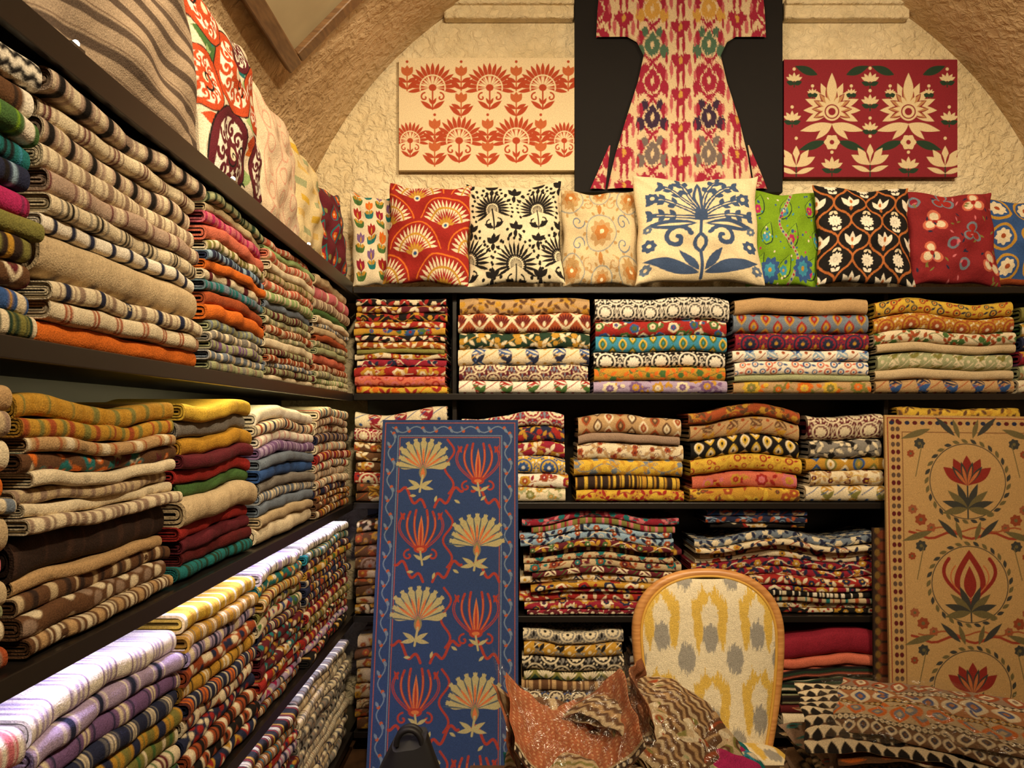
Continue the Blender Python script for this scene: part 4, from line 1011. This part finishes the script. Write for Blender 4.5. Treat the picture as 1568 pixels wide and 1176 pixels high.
def cover(mb, cen, w, h, yaw, pitch, roll, bendx, bendy, kind, cols, seed, th=.012, N=90, mat=0, curl=0., crump=1., b4=0.):
    rs = np.random.RandomState(seed)
    u = np.linspace(-1, 1, N); U, V = np.meshgrid(u, u)
    if callable(kind):
        cv = Cv(np.linspace(0, 1, N), np.linspace(0, 1, N), cols[0]); kind(cv, rs)
    else:
        cv = Cv(np.linspace(0, w, N), np.linspace(0, h, N), cols[0]); pat(cv, kind, cols, rs, 0, h)
    p = rs.uniform(0, 6, 5)
    base = bendx * U ** 2 + b4 * U ** 4 + bendy * V ** 2 + curl * U * V + crump * (.006 * np.sin(4 * U + p[0]) * np.sin(3 * V + p[1]) + .003 * np.sin(9 * U + 5 * V + p[2]) + .0015 * np.sin(19 * U - 11 * V + p[3]))
    e = (np.clip(1 - U ** 2, 0, 1) * np.clip(1 - V ** 2, 0, 1)) ** .25
    ex = 1 + .02 * np.sin(7 * V + p[4])
    M = Matrix.Translation(cen) @ Euler((pitch, roll, yaw)).to_matrix().to_4x4()
    R = np.array(M.to_3x3()); tr = np.array(M.translation)
    for s, c_ in ((1, cv.c), (-1, lin(K(cols[0])) * .8)):
        mb.grid(np.stack([U * w / 2 * ex, V * h / 2, base + s * e * th / 2], -1) @ R.T + tr, c_, mat)

def p_kilim(cv, r):     # long bands of lozenges
    for j, (y, h_, g_, a_, b_) in enumerate(((.0, .14, 'brown', 'cream', 'navy'), (.14, .06, 'black', 'cream', 'cream'), (.20, .22, 'beige', 'orange', 'bluegray'), (.42, .06, 'dkbrown', 'gold', 'cream'), (.48, .24, (170, 110, 66), 'cream', 'blue'), (.72, .06, 'black', 'cream', 'cream'), (.78, .22, 'taupe', 'rust', 'cream'))):
        cv.rect(0, 1, y, y + h_, g_)
        st = h_ * .45; x = 0; k = 0
        while x < 1.1:
            cv.petal(x, y, h_, st * .45, 1.57, a_, 1); cv.petal(x, y + h_ * .2, h_ * .6, st * .26, 1.57, b_, 1); cv.petal(x, y + h_ * .35, h_ * .3, st * .12, 1.57, g_, 1)
            x += st; k += 1
def p_tooth(cv, r):     # black and cream sawteeth
    for j in range(8):
        y = j / 8; cv.rect(0, 1, y + .10, y + .12, 'brown')
        for i in range(17): cv.petal(i / 16, y - .03, .11, .027, 1.57, 'black', .6)
mb = MB(); rr = random.Random(4)
pats = [(p_tooth, ['beige']), ('ikat', ['beige', 'navy', 'rust', 'gold']), ('chk', ['black', 'cream', 'cream']), ('mix', ['taupe', 'dkbrown', 'rust', 'teal']), ('ikat', ['taupe', 'black', 'cream']), (p_kilim, ['brown']), ('mix', ['brown', 'cream', 'orange', 'navy'])]
z = .612
for k in range(14):
    kd, cl = pats[k % len(pats)]
    cover(mb, (.90 + rr.uniform(-.06, .05), 1.74 + rr.uniform(-.03, .03), z), .46, .42, rr.uniform(-.40, .1), 0.0, 0.002 * k, -.002 - .001 * k, -.003, kd, cl, k)
    z += .0150
z = .612
for k in range(9):
    kd, cl = pats[(k + 3) % len(pats)]
    cover(mb, (1.38 + rr.uniform(-.03, .03), 1.62 + rr.uniform(-.03, .03), z), .40, .42, rr.uniform(-.4, .1), 0., 0.002 * k, -.003, -.003, kd, cl, 20 + k)
    z += .016
cover(mb, (.88, 1.76, .826), .42, .44, -.30, 0, .06, -.02, -.01, p_tooth, ['cream'], 31, N=190)
cover(mb, (.97, 1.74, .836), .44, .38, -.45, 0, .10, -.02, -.01, p_kilim, ['brown'], 36, N=190)
cover(mb, (1.14, 1.70, .822), .60, .38, -.40, 0, .14, -.025, -.01, p_kilim, ['dkbrown'], 32, N=230)
cover(mb, (1.33, 1.56, .775), .50, .38, -.52, 0, .14, -.02, -.01, p_tooth, ['cream'], 33, N=170)
cover(mb, (.95, 1.73, .856), .48, .44, -.36, 0, .09, -.028, -.012, 'plain', ['cream'], 34, th=.004, N=60, mat=1)
cover(mb, (1.19, 1.66, .838), .60, .42, -.42, 0, .14, -.02, -.012, 'plain', ['cream'], 35, th=.004, N=60, mat=1)
mb.build('cushion_cover_pile', [FAB, PLASTIC])

def p_coral(cv, r):
    for j in range(26):
        for i in range(22):
            x, y = (i + (j % 2) * .5) / 21, j / 25
            cv.petal(x, y, .030, .008, .9 if j % 2 else 2.2, (204, 156, 116))
    cv.rect(0, 1, 0, .05, 'dkbrown')
    for i in range(22): cv.ell(i / 21, .025, .012, .016, 'cream')
    cv.rect(0, 1, .05, .075, 'beige')
mb = MB(); z = .612
low = [('mix', ['cream', 'olive', 'rust', 'navy']), ('plain', ['teal']), ('chk', ['olive', 'cream', 'brown']), ('plain', ['brown']), ('zig', ['beige', 'rust', 'brown']), ('ikat', ['sage', 'cream', 'brown']), ('plain', ['teal']), ('scr', ['salmon', 'cream', 'rust']), ('mix', ['beige', 'teal', 'gold', 'rust']),
       ('zig', ['beige', 'brown', 'rust']), ('plain', ['beige']), ('mix', ['brown', 'gold', 'rust']), ('zig', ['beige', 'olive', 'brown'])]
for k, (kd, cl) in enumerate(low):
    cover(mb, (.17 + .012 * (k % 3), 1.68 + rr.uniform(-.02, .02), z), .34, .38, rr.uniform(-.35, .2), 0., 0.0, .0008 * k, -.002, kd, cl, 50 + k)
    z += .0150
CO = (172, 100, 66)
cover(mb, (.115, 1.65, .815), .26, .23, .10, .42, .0, .065, -.01, p_coral, [CO], 60, N=210, th=.02, crump=1.6, b4=.035)
cover(mb, (.10, 1.675, .806), .28, .24, .22, .36, .06, .05, .0, 'vf', ['brown', CO, 'beige'], 68, th=.014, crump=1.5, b4=.02)
cover(mb, (.245, 1.70, .862), .15, .24, -.30, .30, -.85, .02, -.03, p_coral, [(150, 92, 60)], 61, N=150, crump=1.8, b4=.02)
for k, (kd, cl, dx_, dz_) in enumerate((('zig', ['brown', 'beige', 'tan'], .0, .012), ('mix', ['beige', 'rust', 'olive', 'cream'], .006, -.002), ('vf', ['brown', 'tan', 'rust'], .012, -.016), ('zig', ['beige', 'sage', 'brown'], .020, -.030), ('ikat', ['beige', 'olive', 'brown'], .028, -.046), ('plain', ['magenta'], .046, -.060), ('scr', ['teal', 'sky', 'cream'], .060, -.076), ('plain', ['teal'], .076, -.094), ('zig', ['beige', 'rust', 'brown'], .05, -.116), ('plain', ['sky'], .066, -.136))):
    cover(mb, (.325 + dx_, 1.70 - .004 * k, .862 + dz_), .28, .30, -.70 - .03 * k, .04, .40 - .02 * k, -.055, -.02, kd, cl, 62 + k, N=110, crump=1.4)
cover(mb, (.11, 1.635, .834), .30, .27, .10, .42, .0, .07, .0, 'plain', ['cream'], 76, th=.006, mat=1, N=80, crump=2., b4=.04)
cover(mb, (.32, 1.69, .890), .32, .32, -.6, .08, .36, -.06, -.03, 'plain', ['cream'], 77, th=.006, mat=1, N=80, crump=2.)
mb.build('wrapped_cushion_cover_pile', [FAB, PLASTIC])

# ------------------------------------------------------------------ black tote on the floor
bag = bpy.data.objects.new('black_tote_bag', None); scene.collection.objects.link(bag)
BM = simple('black_nylon', (14, 12, 14), .6)
mb = MB(); th_ = np.linspace(0, 2 * math.pi, 60); zs = np.linspace(0, 1, 40)
Th, Zs = np.meshgrid(th_, zs)
rx = .15 * (1 - .62 * Zs ** 2.4); ry = .10 * (1 - .72 * Zs ** 1.5)
sc = lambda c: np.sign(c) * np.abs(c) ** .6
X = rx * sc(np.cos(Th)) * (1 + .05 * np.sin(Zs * 11 + Th * 2)) + .03 * Zs; Y = ry * sc(np.sin(Th)) * (1 + .06 * np.sin(Zs * 8 + Th * 3))
Z = .50 * Zs + .03 * np.sin(Th * 1 + .6) * Zs
mb.grid(np.stack([-.36 + X, 2.42 + Y, Z], -1), lin((20, 18, 20)))
for zc in (0, -1):
    mb.grid(np.stack([np.stack([-.36 + X[zc], 2.42 + Y[zc], Z[zc]], -1), np.stack([-.36 + X[zc].mean() + (X[zc] - X[zc].mean()) * .02, 2.42 + Y[zc] * .02, np.full(60, Z[zc].mean())], -1)]), lin((20, 18, 20)))
mb.build('bag_body', BM, parent=bag)
for dy in (-.015, .015):
    tube('handle', [(-.33 + .04 * math.cos(t), 2.42 + dy, .485 + .05 * math.sin(t)) for t in np.linspace(0, math.pi, 20)], .009, BM, bag)

# ------------------------------------------------------------------ lights
def spot(loc, target, power, col, ang, blend=.6, rad=.06, name='unseen_ceiling_spot'):
    rt = bpy.data.objects.new(name, None); scene.collection.objects.link(rt)
    ld = bpy.data.lights.new('lamp', 'SPOT'); ld.energy = power; ld.color = col; ld.spot_size = math.radians(ang); ld.spot_blend = blend; ld.shadow_soft_size = rad
    ob = bpy.data.objects.new('lamp', ld); scene.collection.objects.link(ob); ob.parent = rt
    d = Vector(target) - Vector(loc); ob.location = loc; ob.rotation_euler = d.to_track_quat('-Z', 'Y').to_euler()
    q = d.normalized(); p = Vector(loc)
    tube('can', [tuple(p - q * .16), tuple(p - q * .02)], .05, BLACKM, rt, res=6)
    zc = VZ + math.sqrt(VR ** 2 - (loc[0] - VC) ** 2)
    tube('stem', [tuple(p - q * .1), (loc[0], loc[1], zc + .01)], .008, BLACKM, rt)
warm = (1.0, .785, .50)
spot((.0, .75, 3.4), (-.1, 3.5, 1.45), 190, warm, 80, rad=.08)
spot((1.5, .75, 3.4), (1.5, 3.5, 1.45), 190, warm, 80, rad=.08)
spot((1.2, .6, 3.5), (-.9, 2.2, 1.9), 230, warm, 85, rad=.08)  # added lamp, no source in view: brightens the pillows on the left ledge
spot((.0, 2.5, 3.42), (.05, 3.8, 2.75), 40, warm, 130, rad=.10)
spot((1.6, 2.5, 3.42), (1.6, 3.8, 2.75), 40, warm, 130, rad=.10)
spot((.8, -.6, 3.6), (.7, 2.0, .6), 135, warm, 95, rad=.12)  # added fill lamp for the lower room, unseen along with its fixture

def strip(name, x0, x1, y0, y1, z, col, st):
    boxes(name, [(x0, x1, y0, y1, z - .005, z)], emit(name + '_glow', col, st), .001)
strip('led_strip_light', FX - .030, FX - .018, .9, 3.40, SH[2] - .0185, (225, 215, 255), 36)
strip('led_strip_light', FX - .030, FX - .018, 1.7, 3.40, SH[3] - .0185, (255, 235, 170), 18)
strip('led_strip_light', FX - .030, FX - .018, 1.6, 3.40, SH[1] - .0185, (225, 220, 255), 20)
GL = emit('led_puck_glow', (255, 244, 220), 40)
for y in (1.29, 2.01, 2.75):
    rt = bpy.data.objects.new('led_puck_light', None); scene.collection.objects.link(rt)
    boxes('puck_base', [(FX - .020, FX + .000, y - .02, y + .02, SH[4] + .022, SH[4] + .030)], simple('puck_metal', (120, 116, 110), .3, .9), .002, rt)
    bpy.ops.mesh.primitive_uv_sphere_add(segments=16, ring_count=8, radius=.006, location=(FX - .006, y, SH[4] + .033))
    o_ = bpy.context.object; o_.name = 'puck_bulb'; o_.data.materials.append(GL); o_.parent = rt

w = bpy.data.worlds.new('world'); scene.world = w; w.use_nodes = True
w.node_tree.nodes['Background'].inputs[0].default_value = (1, .78, .5, 1); w.node_tree.nodes['Background'].inputs[1].default_value = .05

# ------------------------------------------------------------------ camera
cam = bpy.data.cameras.new('camera'); co = bpy.data.objects.new('camera', cam); scene.collection.objects.link(co)
co.location = (0, 0, 1.5); co.rotation_euler = (math.pi / 2, 0, 0)
cam.sensor_width = 36; cam.lens = 36 * 1178 / 1568; cam.shift_y = 57 / 1568; cam.shift_x = -4 / 1568; cam.clip_start = .05
scene.camera = co
